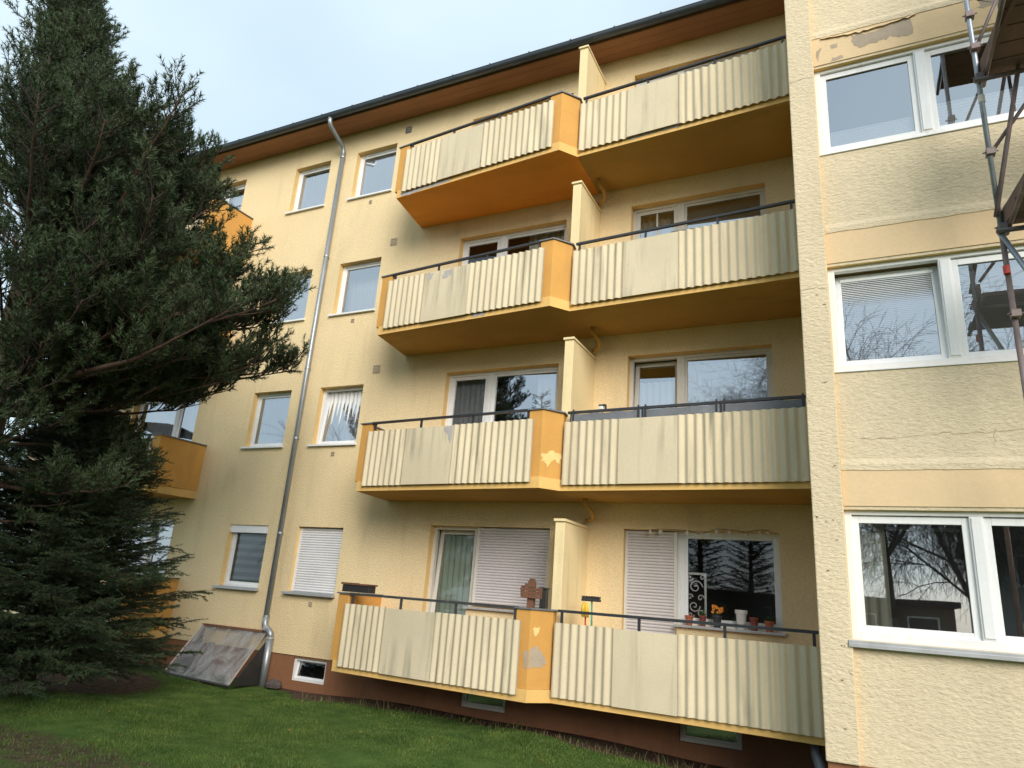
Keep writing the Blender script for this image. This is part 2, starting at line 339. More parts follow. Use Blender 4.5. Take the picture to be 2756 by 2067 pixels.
# ------------------------------------------------------------------ building
H = 2.75
bld = node('apartment_building', (-6, 0, 0))
tag(bld, 'four-storey cream yellow apartment building with stacked corrugated balconies', 'building')
def wall_grid(x0, x1, z0, z1, holes, y, depth, mb, mi=0, mr=1, back=None):
    xs = sorted({x0, x1, *[h[0] for h in holes], *[h[1] for h in holes]}); zs = sorted({z0, z1, *[h[2] for h in holes], *[h[3] for h in holes]})
    def hole(i, j):
        if i < 0 or j < 0 or i >= len(xs)-1 or j >= len(zs)-1: return False
        cx = (xs[i]+xs[i+1])/2; cz = (zs[j]+zs[j+1])/2
        return any(h[0] < cx < h[1] and h[2] < cz < h[3] for h in holes)
    for i in range(len(xs)-1):
        for j in range(len(zs)-1):
            a, b, c, d = xs[i], xs[i+1], zs[j], zs[j+1]
            if not hole(i, j):
                mb.add([(a, y, c), (b, y, c), (b, y, d), (a, y, d)], [(0, 1, 2, 3)], mi)
                yb = y+depth; mb.add([(a, yb, c), (b, yb, c), (b, yb, d), (a, yb, d)], [(3, 2, 1, 0)], mi)
            else:
                yb = y+depth
                if not hole(i-1, j): mb.add([(a, y, c), (a, y, d), (a, yb, d), (a, yb, c)], [(0, 1, 2, 3)], mr)
                if not hole(i+1, j): mb.add([(b, y, c), (b, yb, c), (b, yb, d), (b, y, d)], [(0, 1, 2, 3)], mr)
                if not hole(i, j-1): mb.add([(a, y, c), (a, yb, c), (b, yb, c), (b, y, c)], [(0, 1, 2, 3)], mr)
                if not hole(i, j+1): mb.add([(a, y, d), (b, y, d), (b, yb, d), (a, yb, d)], [(0, 1, 2, 3)], mr)
XL, XR, ZT, ZP = -16.37, -0.36, 11.60, .533
C1 = (-11.275, -10.238); C2 = (-9.479, -8.407)
LD = (-6.54, -5.71, -4.33); RD = (-3.13, -2.34, -.945)
FD = (-12.9, -13.7, -15.1)
holes = []
for k in range(4):
    b = k*H
    for c in (C1, C2): holes.append((c[0], c[1], 1.60+b, 2.777+b))
    holes += [(LD[0], LD[1], .72+b, 2.87+b), (LD[1], LD[2], 1.60+b, 2.87+b),
              (RD[0], RD[1], .72+b, 2.89+b), (RD[1], RD[2], 1.60+b, 2.89+b),
              (FD[1], FD[0], .72+b, 2.87+b), (FD[2], FD[1], 1.60+b, 2.87+b)]
mb = MB(); wall_grid(XL, XR, ZP, ZT, holes, 0., .30, mb)
mb.add([(XL, 0, ZP), (XL, 11, ZP), (XL, 11, ZT), (XL, 0, ZT)], [(3, 2, 1, 0)])
mb.add([(XL, 11, ZP), (8, 11, ZP), (8, 11, ZT), (XL, 11, ZT)], [(3, 2, 1, 0)])
mb.build('wall', [m_plaster, m_reveal], bld)
bh = [(-9.13, -8.38, .12, .50), (-5.70, -4.91, .12, .46), (-2.31, -1.50, .12, .46)]
mb = MB(); wall_grid(XL+.02, XR, -.4, ZP, bh, .02, .28, mb, 0, 0)
mb.add([(XL+.02, .02, -.4), (XL+.02, 11, -.4), (XL+.02, 11, ZP), (XL+.02, .02, ZP)], [(3, 2, 1, 0)])
mb.add([(XL, 0, ZP), (XR, 0, ZP), (XR, .02, ZP), (XL, .02, ZP)], [(3, 2, 1, 0)])
mb.build('plinth', m_plinth, bld)
# eaves, gutter, roof
mb = MB()
mb.add([(XL-.3, 0, ZT+.0), (XR, 0, ZT), (XR, -.56, ZT-.03), (XL-.3, -.56, ZT-.03)], [(0, 1, 2, 3)])
mb.add([(XL-.3, -.56, ZT-.03), (XR, -.56, ZT-.03), (XR, -.56, ZT+.09), (XL-.3, -.56, ZT+.09)], [(0, 1, 2, 3)])
sof = mb.build('eave_soffit', m_eave, bld)
for i in range(3):
    y0 = -.03-.175*i
    b_ = MB(); z0 = ZT-.03*(-y0)/.56; z1 = ZT-.03*(-y0+.17)/.56
    b_.add([(XL-.3, y0, z0-.001), (XR, y0, z0-.001), (XR, y0-.17, z1-.001), (XL-.3, y0-.17, z1-.001), (XL-.3, y0, z0-.012), (XR, y0, z0-.012), (XR, y0-.17, z1-.012), (XL-.3, y0-.17, z1-.012)],
           [(0, 1, 2, 3), (7, 6, 5, 4), (0, 4, 5, 1), (3, 2, 6, 7), (0, 3, 7, 4), (1, 5, 6, 2)])
    b_.build('eave_board', m_eave, sof)
mb = MB()
mb.add([(XL-.35, -.58, ZT+.10), (XR, -.58, ZT+.10), (XR, 5.5, 13.2), (XL-.35, 5.5, 13.2), (XL-.35, 11.6, ZT+.1), (XR, 11.6, ZT+.1),
        (XL-.35, -.58, ZT+.06), (XR, -.58, ZT+.06), (XL-.35, 11.6, ZT+.06), (XR, 11.6, ZT+.06)],
       [(0, 1, 2, 3), (3, 2, 5, 4), (0, 6, 7, 1), (4, 5, 9, 8), (0, 3, 4, 8, 6), (1, 7, 9, 5, 2)])
mb.build('roof', m_roof, bld)
mb = MB(); n = 10; gx0, gx1 = XL-.35, XR-.02; cy, cz, gr = -.645, ZT+.055, .085
for rr, fl in ((gr, 0), (gr-.006, 1)):
    vv = []
    for i in range(n+1):
        a = math.pi+math.pi*i/n
        vv += [(gx0, cy+rr*math.cos(a), cz+rr*math.sin(a)), (gx1, cy+rr*math.cos(a), cz+rr*math.sin(a))]
    mb.add(vv, [((2*i, 2*i+2, 2*i+3, 2*i+1) if not fl else (2*i, 2*i+1, 2*i+3, 2*i+2)) for i in range(n)])
mb.tube([(gx0, cy-gr, cz), (gx1, cy-gr, cz)], .011, 6)
mb.tube([(gx0, cy, cz-.0), (gx0-.004, cy, cz-.0)], gr, 12)
gut = mb.build('gutter', m_gutter, bld, smooth=True)
src = None
for i in range(19):
    x = -15.9+i*.84
    if src is None:
        b_ = MB(); pts = [(0, (gr+.004)*math.cos(math.pi+math.pi*t/8), (gr+.004)*math.sin(math.pi+math.pi*t/8)) for t in range(9)]
        vv = []
        for p in pts: vv += [(-.014, p[1], p[2]), (.014, p[1], p[2])]
        b_.add(vv, [(2*t, 2*t+2, 2*t+3, 2*t+1) for t in range(8)]); b_.box(-.014, .014, -gr-.012, -gr+.004, -.01, .022)
        src = b_.build('gutter_bracket', m_gutter); setpar(src, gut); src.location = (x, cy, cz)
    else: sharecopy(src, 'gutter_bracket', gut, (x, cy, cz))
# downspout
mb = MB(); px = -9.83
path = [(px, cy, cz-.06), (px, cy, cz-.16), (px, cy+.04, cz-.24), (px, -.14, 11.2), (px, -.085, 11.08), (px, -.085, 10.9)]
mb.tube(path, .05, 12)
mb.tube([(px, -.085, 10.9), (px, -.085, 1.1)], .05, 12)
mb.tube([(px, -.085, 1.12), (px, -.085, 1.0), (px+.05, -.09, .93), (px+.14, -.10, .90), (px+.19, -.10, .84), (px+.19, -.10, .74)], .058, 12)
mb.tube([(px+.19, -.10, .76), (px+.19, -.10, -.1)], .066, 12)
dsp = mb.build('downspout', m_zinc, bld, smooth=True)
for z in (10.92, 8.45, 5.92, 4.46, 2.62, 1.12):
    b_ = MB(); b_.lathe([(.057, 0), (.057, .035)], (px, -.085, z), 12); b_.box(px-.012, px+.012, -.05, .0, z+.005, z+.03)
    b_.build('pipe_clamp', m_zinc, dsp)
b_ = MB(); b_.lathe([(.064, 0), (.064, .07)], (px+.06, -.092, .90), 12); b_.build('pipe_collar', m_sill, dsp)
b_ = MB(); b_.lathe([(.072, 0), (.072, .03)], (px+.19, -.10, .76), 12); b_.build('pipe_collar', m_sill, dsp)

# ------------------------------------------------------------------ windows
def wavy(mb, x0, x1, z0, z1, y, amp=.018, pitch=.09, mi=0, jit=.3):
    n = max(8, int((x1-x0)/pitch*6)); vv = []
    ph = random.random()*6
    for i in range(n+1):
        x = x0+(x1-x0)*i/n; a = amp*(math.sin((x-x0)/pitch*2*math.pi+ph+jit*math.sin(x*7))+.4*math.sin((x-x0)/pitch*3.3+ph*2))
        vv += [(x, y+a, z0), (x, y+a*.7, z1)]
    mb.add(vv, [(2*i, 2*i+2, 2*i+3, 2*i+1) for i in range(n)], mi)
def tiltm(x0, x1, z0, y, deg):      # tilt the sash inwards round its bottom edge
    return Matrix.Translation((0, y, z0)) @ Matrix.Rotation(-R(deg), 4, 'X') @ Matrix.Translation((0, -y, -z0))
def room(w, x0, x1, z0, z1, y, d=.9):
    b = MB(); x0 -= .25; x1 += .25; z0 -= .05; z1 += .02; y1 = y+d
    b.add([(x0, y, z0), (x1, y, z0), (x1, y, z1), (x0, y, z1), (x0, y1, z0), (x1, y1, z0), (x1, y1, z1), (x0, y1, z1)],
          [(4, 5, 6, 7), (0, 4, 7, 3), (1, 2, 6, 5), (0, 1, 5, 4), (3, 7, 6, 2)])
    b.build('room_interior', m_room, w)
def sash(w, x0, x1, z0, z1, y, mat, glass, fw_=.055, fd=.04, tilt=0, muntin=None, recess=.012):
    xf = tiltm(x0, x1, z0, y+fd, tilt) if tilt else None
    b = MB(); b.ring(x0, x1, z0, z1, fw_, y, y+fd)
    if muntin:
        for mx_ in muntin[0]: b.box(mx_-.012, mx_+.012, y+.004, y+fd-.004, z0+fw_, z1-fw_)
        for mz_ in muntin[1]: b.box(x0+fw_, x1-fw_, y+.006, y+fd-.006, mz_-.012, mz_+.012)
    b.build('sash', mat, w, xf=xf, bevel=.004)
    b = MB(); gy = y+recess+.01
    b.add([(x0+fw_-.005, gy, z0+fw_-.005), (x1-fw_+.005, gy, z0+fw_-.005), (x1-fw_+.005, gy, z1-fw_+.005), (x0+fw_-.005, gy, z1-fw_+.005)], [(0, 1, 2, 3)])
    b.build('pane', glass, w, xf=xf)
    b = MB(); b.ring(x0+fw_-.008, x1-fw_+.008, z0+fw_-.008, z1-fw_+.008, .009, gy-.006, gy-.001); b.build('seal', m_black, w, xf=xf)
def small_window(k, c, fittings, tilt=0, sillm=None, glass=None, shutter=False):
    z0, z1 = 1.60+k*H, 2.777+k*H; x0, x1 = c; y = .12
    w = node('window', ((x0+x1)/2, y, z0), bld)
    if not shutter or True:
        b = MB(); b.ring(x0-.003, x1+.003, z0-.003, z1+.003, .055, y, y+.07); b.build('frame', m_white, w, bevel=.004)
        sash(w, x0+.045, x1-.045, z0+.045, z1-.045, y+.02 if not tilt else y+.03, m_white, glass or m_glass_hi, .055, .04, tilt)
    room(w, x0, x1, z0, z1, .3)
    fittings(w, x0, x1, z0, z1)
    s = MB(); sd_ = .055 if k else .10; th = .035 if k else .045
    s.prism([(x0-.07, -sd_), (x1+.03, -sd_), (x1+.03, .0), (x0-.07, 0)], z0-th, z0-.002)
    s.box(x0, x1, 0, .118, z0-th+.01, z0+.008)
    s.build('sill', sillm or m_white, w, bevel=.003)
    return w
def curt(m, y=.22, amp=.018, pitch=.10, x_in=.0, z_in=0.):
    def f(w, x0, x1, z0, z1):
        b = MB(); wavy(b, x0-.1+x_in, x1+.1, z0-.02, z1-z_in, y, amp, pitch); b.build('curtain', m, w, smooth=True)
    return f
def flatblind(m, y=.2, z_in=0.):
    def f(w, x0, x1, z0, z1):
        b = MB(); b.box(x0+.06, x1-.06, y, y+.004, z0+.03, z1-z_in); b.build('blind', m, w)
    return f
def zebra(w, x0, x1, z0, z1):
    n = 14; hh = (z1-.1-z0)/n
    for i in range(n):
        b = MB(); b.box(x0+.06, x1-.06, .2+.004*(i % 2), .206+.004*(i % 2), z0+.05+i*hh, z0+.05+(i+1)*hh)
        b.build('blind_strip', m_zebra1 if i % 2 else m_zebra2, w)
small_window(3, C1, curt(m_curtain, amp=.012)); small_window(3, C2, flatblind(m_blind))
small_window(2, C1, curt(m_curtain, amp=.01)); small_window(2, C2, curt(m_curtain, y=.5, amp=.02), glass=m_glass_hi)
small_window(1, C1, curt(m_curtain, amp=.015)); small_window(1, C2, curt(m_curtain), tilt=4)
w_ = small_window(0, C1, zebra, sillm=m_sill, glass=m_glass_lo)
b = MB(); b.box(C1[0]+.0, C1[1]-.0, .03, .115, 2.777-.15, 2.776); b.build('shutter_box', m_white, w_, bevel=.006)
w_ = small_window(0, C2, curt(m_curtain), sillm=m_sill)
def shutter(x0, x1, z0, z1, y, mat, label, pitch=.043):
    s = node('roller_shutter', ((x0+x1)/2, y, z0), bld); s['label'] = label
    n = int((z1-z0)/pitch); pitch = (z1-z0)/n
    b = MB(); hw = (x1-x0)/2
    prof = [(.010, 0), (.001, .006), (-.003, pitch*.45), (.001, pitch-.008), (.010, pitch-.002)]
    vv = []
    for yy, zz in prof: vv += [(-hw, yy, zz), (hw, yy, zz)]
    b.add(vv, [(2*i, 2*i+1, 2*i+3, 2*i+2) for i in range(4)])
    src = b.build('slat', mat); setpar(src, s); src.location = ((x0+x1)/2, y, z0)
    for i in range(1, n): sharecopy(src, 'slat', s, ((x0+x1)/2+random.uniform(-.001, .001), y+random.uniform(-.0015, .0015), z0+i*pitch))
    b = MB()
    for xa in (x0, x1): b.box(xa-.022, xa+.022, y-.008, y+.03, z0, z1+.002)
    b.box(x0+.022, x1-.022, y+.016, y+.026, z0, z1)
    b.build('guide_rail', m_frame_d if mat is m_shut else m_white, s)
shutter(C2[0]+.024, C2[1]-.024, 1.61, 2.76, .075, m_shutw, 'white closed roller shutter beside the downspout')

def door_window(k, D, z1, spec):
    b = k*H; xd0, xm, x1 = D; flip = xd0 > x1
    x_door = (min(xd0, xm), max(xd0, xm)); x_win = (min(xm, x1), max(xm, x1))
    zd, zw, zt = .72+b, 1.60+b, z1+b; y = .13
    fm = spec.get('fm', m_white)
    w = node('balcony_window', ((xd0+x1)/2, y, zd), bld)
    mb = MB()
    mb.ring(x_door[0]-.003, x_door[1]+.03, zd, zt+.003, .06, y, y+.08); mb.ring(x_win[0]+.03, x_win[1]+.003, zw-.003, zt+.003, .06, y, y+.08)
    mb.build('frame', fm, w, bevel=.004)
    t = spec.get('tilt', 0)
    sash(w, x_door[0]+.05, x_door[1]-.02, zd+.05, zt-.05, y+.025, fm, spec.get('g1', m_glass), .07, .045, t, spec.get('muntin'))
    sash(w, x_win[0]+.08, x_win[1]-.05, zw+.05, zt-.05, y+.025, fm, spec.get('g2', m_glass), .05, .045)
    room(w, min(xd0, x1), max(xd0, x1), zd, zt, .3, 1.6)
    s = MB(); s.box(x_win[0]-.03, x_win[1]+.04, -.06, .125, zw-.035, zw-.002); s.build('sill', m_sill if k == 0 else m_white, w, bevel=.003)
    for c in spec.get('cur', []):
        cb = MB(); wavy(cb, c[0], c[1], (zd if c[2] else zw)+.02, zt-.02-(c[4] if len(c) > 4 else 0), .33, .022, .11); cb.build('curtain', c[3], w, smooth=True)
    for c in spec.get('blind', []):
        cb = MB(); cb.box(c[0], c[1], .29, .294, c[2]+b, zt-.02); cb.build('blind', c[3], w)
    return w
door_window(3, LD, 2.87, dict(cur=[(-6.5, -5.8, 1, m_curtain)]))
door_window(2, LD, 2.87, dict(g1=m_glass_lo, g2=m_glass_lo, cur=[(-5.2, -4.2, 0, m_curtain_c)]))
door_window(1, LD, 2.87, dict(cur=[(-6.6, -5.65, 1, m_curtain), (-4.85, -4.2, 0, m_curtain)]))
door_window(0, LD, 2.87, dict(fm=m_frame_d, tilt=3.5, g1=m_glass_lo, cur=[(-6.6, -5.65, 1, m_curtain_g)]))
shutter(LD[1]+.08, LD[2]-.03, 1.62, 2.85, .07, m_shut, 'grey closed roller shutter behind the wooden ornament')
door_window(3, RD, 2.89, dict(fm=m_white, cur=[(-3.0, -2.4, 1, m_curtain)], g2=m_glass_lo))
door_window(2, RD, 2.89, dict(fm=m_frame_d, muntin=([-2.72], [2.3+2*H, 1.7+2*H]), g1=m_glass, g2=m_glass, blind=[(-2.3, -.98, 1.62, m_blind_g)], cur=[(-3.1, -2.4, 1, m_curtain_c)]))
door_window(1, RD, 2.89, dict(fm=m_frame_d, tilt=3.5, g1=m_glass, g2=m_glass_hi, cur=[(-3.1, -2.3, 1, m_curtain, .35), (-2.3, -.95, 0, m_curtain, .1)]))
door_window(0, RD, 2.89, dict(g1=m_glass, g2=m_glass_lo))
shutter(RD[0]+.03, RD[1]-.03, .74, 2.87, .07, m_shut, 'grey closed roller shutter over the ground floor balcony door')
for k in range(4):
    door_window(k, FD, 2.87, dict(cur=[(-15.0, -13.0, 1 if k else 0, m_curtain)]))
# basement windows
for i, h in enumerate(bh):
    w = node('basement_window', ((h[0]+h[1])/2, .1, h[2]), bld); y = .06 if i == 0 else .09
    mb = MB(); mb.ring(h[0]-.002, h[1]+.002, h[2]-.002, h[3]+.002, .05, y, y+.06); mb.build('frame', m_white if i == 0 else m_frame_d, w, bevel=.003)
    sash(w, h[0]+.04, h[1]-.04, h[2]+.04, h[3]-.04, y+.02, m_white if i == 0 else m_frame_d, m_glass, .035, .03, 9 if i == 0 else 0)
    room(w, h[0], h[1], h[2], h[3], .3, .6)
# vents and marks on the wall
def vent(x, z, s, mat, k=0):
    b = MB(); b.ring(x-s, x+s, z-s, z+s, s*.28, -.012, .0)
    for j in range(3): b.box(x-s*.72, x+s*.72, -.008, .0, z-s*.6+j*s*.42, z-s*.6+j*s*.42+s*.2)
    b.build('wall_vent', mat, bld)
vent(-8.15, 3.036+3*H, .075, m_cap); vent(-8.144, 3.07+2*H, .08, m_bare); vent(-8.142, 3.06+H, .08, m_bare)
for k in range(4): vent(-8.91, 1.41+k*H, .04, m_bare)

# ------------------------------------------------------------------ balconies
LA, LB = (-7.35, -1.10), (-3.93, -1.42); RA, RB = (-3.715, -1.14), (-0.395, -1.348)
def corr(A, B, s0, s1, off, z0, z1, pitch=.118, amp=.0155, th=.007, phase=0., skew=0.):
    b = MB(); tx, ty = B[0]-A[0], B[1]-A[1]; L = math.hypot(tx, ty); tx /= L; ty /= L; nx, ny = ty, -tx
    n = int((s1-s0)/pitch*14); front = []; back = []
    for i in range(n+1):
        a = s0+(s1-s0)*i/n; o = off+amp*math.sin((a-s0)/pitch*2*math.pi+phase)
        for lst, oo in ((front, o), (back, o-th)):
            for z in (z0, z1): lst.append((A[0]+tx*(a+skew*(z-z1))+nx*oo, A[1]+ty*(a+skew*(z-z1))+ny*oo, z))
    b.add(front, [(2*i, 2*i+2, 2*i+3, 2*i+1) for i in range(n)]); b.add(back, [(2*i, 2*i+1, 2*i+3, 2*i+2) for i in range(n)])
    for e in (0, 1):
        vv = []
        for i in range(n+1): vv += [front[2*i+e], back[2*i+e]]
        b.add(vv, [((2*i, 2*i+1, 2*i+3, 2*i+2) if e == 0 else (2*i, 2*i+2, 2*i+3, 2*i+1)) for i in range(n)])
    for i in (0, n): b.add([front[2*i], front[2*i+1], back[2*i+1], back[2*i]], [(0, 1, 2, 3)])
    return b
def pt(A, B, s, o):
    tx, ty = B[0]-A[0], B[1]-A[1]; L = math.hypot(tx, ty); tx /= L; ty /= L
    return (A[0]+tx*s+ty*o, A[1]+ty*s-tx*o)
def rails(bal, A, B, s0, s1, posts, b, mat, z=1.665):
    mb = MB(); mb.strip(A, B, s0, s1, -.045, .0, z+b-.018, z+b+.018); mb.build('handrail', mat, bal, bevel=.006)
    for s in posts:
        mb = MB(); mb.strip(A, B, s-.016, s+.016, -.036, -.010, .66+b, z+b-.018); mb.build('railing_post', mat, bal)
    mb = MB(); mb.strip(A, B, s0+.05, s1-.05, -.04, -.008, 1.40+b, 1.435+b); mb.strip(A, B, s0+.05, s1-.05, -.04, -.008, .78+b, .815+b)
    mb.build('panel_rail', m_rail, bal)
def panels(bal, A, B, segs, b, seed):
    r = random.Random(seed)
    for i, (s0, s1, kind) in enumerate(segs):
        dz = r.uniform(-.006, .006)
        if kind == 'c':
            o = corr(A, B, s0, s1, .045, .602+b+dz, 1.512+b+dz, phase=r.uniform(-.4, .4), skew=r.uniform(-.004, .004)); o.build('corrugated_panel', m_panel, bal, smooth=True)
        else:
            mb = MB(); mb.strip(A, B, s0+.002, s1-.002, .046, .054, .604+b+dz, 1.507+b+dz); mb.build('flat_panel', m_panel, bal)
LABEL = {0: 'ground floor', 1: 'second storey', 2: 'third storey', 3: 'top storey'}
for k in range(4):
    b = k*H
    bal = node('balcony', (-5.6, 0, .522+b), bld); bal['label'] = 'left balcony of the pair on the %s' % LABEL[k]
    mb = MB(); poly = [(-7.5, -.001), LA, LB, RA, (-3.745, -.001)]
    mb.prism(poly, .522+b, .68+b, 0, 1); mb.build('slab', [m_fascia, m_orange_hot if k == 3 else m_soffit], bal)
    mb = MB()   # concrete parapet: left flank with its front return
    a0 = pt(LA, LB, -.075, -.015); a1 = pt(LA, LB, .15, -.015); a2 = pt(LA, LB, .15, -.11); a3 = pt(LA, LB, .045, -.11)
    mb.prism([(-7.49, -.001), a0, a1, a2, a3, (-7.37, -.001)], .683+b, 1.655+b); mb.build('parapet_wall', m_orange, bal, bevel=.008)
    mb = MB(); a0 = pt(LA, LB, -.10, .008); a1 = pt(LA, LB, .165, .008); a2 = pt(LA, LB, .165, -.13); a3 = pt(LA, LB, .06, -.13)
    mb.prism([(-7.515, -.001), a0, a1, a2, a3, (-7.345, -.001)], 1.656+b, 1.676+b); mb.build('parapet_cap', m_cap, bal)
    mb = MB()   # right end: front return and slanting flank
    Ln = math.hypot(LB[0]-LA[0], LB[1]-LA[1])
    p0 = pt(LA, LB, 3.20, -.015); p1 = pt(LA, LB, Ln-.008, -.015); p2 = pt(RA, RB, -.012, -.010); p3 = (-3.74, -.99); p4 = pt(LA, LB, Ln-.10, -.14); p5 = pt(LA, LB, 3.20, -.11)
    mb.prism([p0, p1, p2, p3, p4, p5], .683+b, 1.655+b); mb.build('parapet_wall', m_orange, bal, bevel=.008)
    mb = MB(); q0 = pt(LA, LB, 3.18, .008); q1 = pt(LA, LB, Ln+.004, .008); q2 = pt(RA, RB, .018, .006); q3 = (-3.72, -.975); q4 = pt(LA, LB, Ln-.11, -.16); q5 = pt(LA, LB, 3.18, -.13)
    mb.prism([q0, q1, q2, q3, q4, q5], 1.656+b, 1.676+b); mb.build('parapet_cap', m_cap, bal)
    panels(bal, LA, LB, [(.145, .985, 'c'), (.985, 1.905, 'f'), (1.90, 3.315, 'c')], b, k)
    rails(bal, LA, LB, .16, 3.22, (.225, 1.20, 2.20, 3.18), b, m_railflake if k == 0 else m_rail)
    # partition between the pair
    pw = node('partition_wall', (-3.755, -.5, .68+b), bld)
    mb = MB(); mb.box(-3.83, -3.685, -.985, -.001, .685+b, 2.865+b); mb.build('screen', m_part, pw, bevel=.006)
    mb = MB(); mb.box(-3.85, -3.668, -1.012, -.001, 2.866+b, 2.905+b); mb.build('cap', m_part, pw, bevel=.006)
    # right balcony
    bal = node('balcony', (-2, 0, .522+b), bld); bal['label'] = 'right balcony of the pair on the %s' % LABEL[k]
    mb = MB(); poly = [(-3.745, -.001), RA, RB, (-.37, -.001)]
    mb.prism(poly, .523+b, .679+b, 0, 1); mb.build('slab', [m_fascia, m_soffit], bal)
    panels(bal, RA, RB, [(.03, .868, 'c'), (.868, 1.69, 'f'), (1.685, 3.31, 'c')], b, 10+k)
    rails(bal, RA, RB, .05, 3.32, (.105, 1.18, 2.24, 3.22), b, m_rail)
    # drain pipe elbow under the slab
    mb = MB(); yy = -.42
    mb.tube([(-3.60, yy, .53+b), (-3.60, yy, .47+b), (-3.56, yy+.02, .40+b), (-3.52, yy+.10, .33+b), (-3.55, yy+.22, .27+b), (-3.64, yy+.30, .24+b), (-3.69, yy+.32, .24+b)], .035, 8)
    if k: mb.build('drain_pipe', m_soffit, bld, smooth=True)
# far stack at the building's left end
FA, FB = (-16.24, -1.42), (-12.52, -1.09)
for k in range(4):
    b = k*H
    bal = node('balcony', (-14.4, 0, .522+b), bld); bal['label'] = 'balcony of the far left stack on the %s' % LABEL[k]
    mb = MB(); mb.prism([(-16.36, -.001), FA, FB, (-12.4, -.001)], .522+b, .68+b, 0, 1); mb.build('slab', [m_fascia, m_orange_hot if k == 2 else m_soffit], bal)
    FL = math.hypot(FB[0]-FA[0], FB[1]-FA[1])
    mb = MB(); mb.prism([pt(FA, FB, FL-.15, -.015), pt(FA, FB, FL+.06, -.015), (-12.41, -.001), (-12.53, -.001), pt(FA, FB, FL-.06, -.11), pt(FA, FB, FL-.15, -.11)], .683+b, 1.655+b); mb.build('parapet_wall', m_orange, bal, bevel=.008)
    mb = MB(); mb.prism([pt(FA, FB, FL-.17, .008), pt(FA, FB, FL+.085, .008), (-12.385, -.001), (-12.555, -.001), pt(FA, FB, FL-.075, -.13), pt(FA, FB, FL-.17, -.13)], 1.656+b, 1.676+b); mb.build('parapet_cap', m_cap, bal)
    mb = MB(); mb.prism([pt(FA, FB, -.02, -.015), pt(FA, FB, .16, -.015), pt(FA, FB, .16, -.11), (-16.24, -.001), (-16.35, -.001)], .683+b, 1.655+b); mb.build('parapet_wall', m_orange, bal, bevel=.008)
    panels(bal, FA, FB, [(.12, 1.5, 'c'), (1.5, 2.45, 'f'), (2.445, FL-.13, 'c')], b, 30+k)
    rails(bal, FA, FB, .16, FL-.15, (.25, 1.3, 2.35, FL-.25), b, m_rail)

# worn spots where the paint has come off
def spot(name, mat, poly, to3, parent, jit=.012, sub=5, seed=1, off=.0025):
    r = random.Random(seed); pts = []
    n = len(poly)
    for i in range(n):
        a, c = poly[i], poly[(i+1) % n]
        for j in range(sub):
            t = j/sub; pts.append((a[0]+(c[0]-a[0])*t+r.gauss(0, jit), a[1]+(c[1]-a[1])*t+r.gauss(0, jit)))
    b = MB(); vv = [to3(p[0], p[1], off) for p in pts]; b.add(vv, [tuple(range(len(vv)))]); return b.build(name, mat, parent)
onL = lambda s, z, o: (*pt(LA, LB, s, .054+o), z)
ret = lambda s, z, o: (LB[0]+(RA[0]-LB[0])*s+.012*1+o*.8, LB[1]+(RA[1]-LB[1])*s+.0-o*.6, z)
ob = [c for c in bld.children if c.name.startswith('balcony') and not c.name.startswith('balcony_')]
def bal_of(text): return next(c for c in ob if c.get('label') == text)
L2 = bal_of('left balcony of the pair on the second storey'); L3 = bal_of('left balcony of the pair on the third storey'); L1 = bal_of('left balcony of the pair on the ground floor')
spot('bare_patch', m_greywear, [(1.74, 1.49+H), (1.90, 1.50+H), (1.89, 1.36+H), (1.88, 1.22+H), (1.84, 1.24+H), (1.80, 1.38+H), (1.73, 1.42+H)], onL, L2, .008)
spot('bare_patch', m_greywear, [(1.40, 1.48+2*H), (1.56, 1.49+2*H), (1.55, 1.38+2*H), (1.45, 1.33+2*H), (1.36, 1.36+2*H)], onL, L3, .01, seed=2)
spot('bare_patch', m_greywear, [(1.04, 1.47+2*H), (1.15, 1.47+2*H), (1.13, 1.37+2*H), (1.05, 1.38+2*H)], onL, L3, .008, seed=3)
fl = lambda s, z, o: (*pt(LA, LB, s, -.015+o+.0015), z)
spot('bare_patch', m_bare, [(3.33, 1.12), (3.42, 1.16), (3.42, .93), (3.37, .92), (3.36, 1.04)], fl, L1, .006, seed=5)
# slanting flank of the left balcony's right end, as a plan line
Ln = math.hypot(LB[0]-LA[0], LB[1]-LA[1])
SA = pt(LA, LB, Ln-.008, -.015); SB = pt(RA, RB, -.012, -.010)
fk = lambda s, z, o: (*pt(SA, SB, s, o+.0015), z)
spot('bare_patch', m_bare, [(.01, 1.17), (.12, 1.20), (.22, 1.10), (.27, .99), (.20, .95), (.10, .95), (.01, .92)], fk, L1, .009, seed=6)
spot('worn_patch', m_pale, [(.02, .98+H), (.15, 1.06+H), (.33, 1.04+H), (.33, .90+H), (.2, .93+H), (.12, .86+H), (.03, .91+H)], fk, L2, .016, seed=8)
spot('worn_patch', m_pale, [(.05, 1.42), (.14, 1.44), (.13, 1.33), (.06, 1.34)], fk, L1, .01, seed=9)
fr_ = lambda s, z, o: (*pt(RA, RB, s, o+.001), z)
R4b = bal_of('right balcony of the pair on the top storey')
spot('bare_patch', m_greywear, [(.85, .635+3*H), (1.3, .65+3*H), (1.75, .66+3*H), (1.7, .57+3*H), (1.4, .60+3*H), (1.1, .59+3*H), (.9, .57+3*H)], fr_, R4b, .012, seed=11)
flx = lambda s, z, o: (*pt(LA, LB, s, o+.001), z)
L4 = bal_of('left balcony of the pair on the top storey')
spot('bare_patch', m_greywear, [(.1, .60+3*H), (.9, .60+3*H), (1.3, .59+3*H), (1.2, .545+3*H), (.6, .535+3*H), (.12, .53+3*H)], flx, L4, .009, seed=12)
spot('bare_patch', m_greywear, [(2.0, .61+2*H), (2.25, .62+2*H), (2.25, .56+2*H), (2.1, .545+2*H), (2.02, .56+2*H)], flx, L3, .008, seed=13)

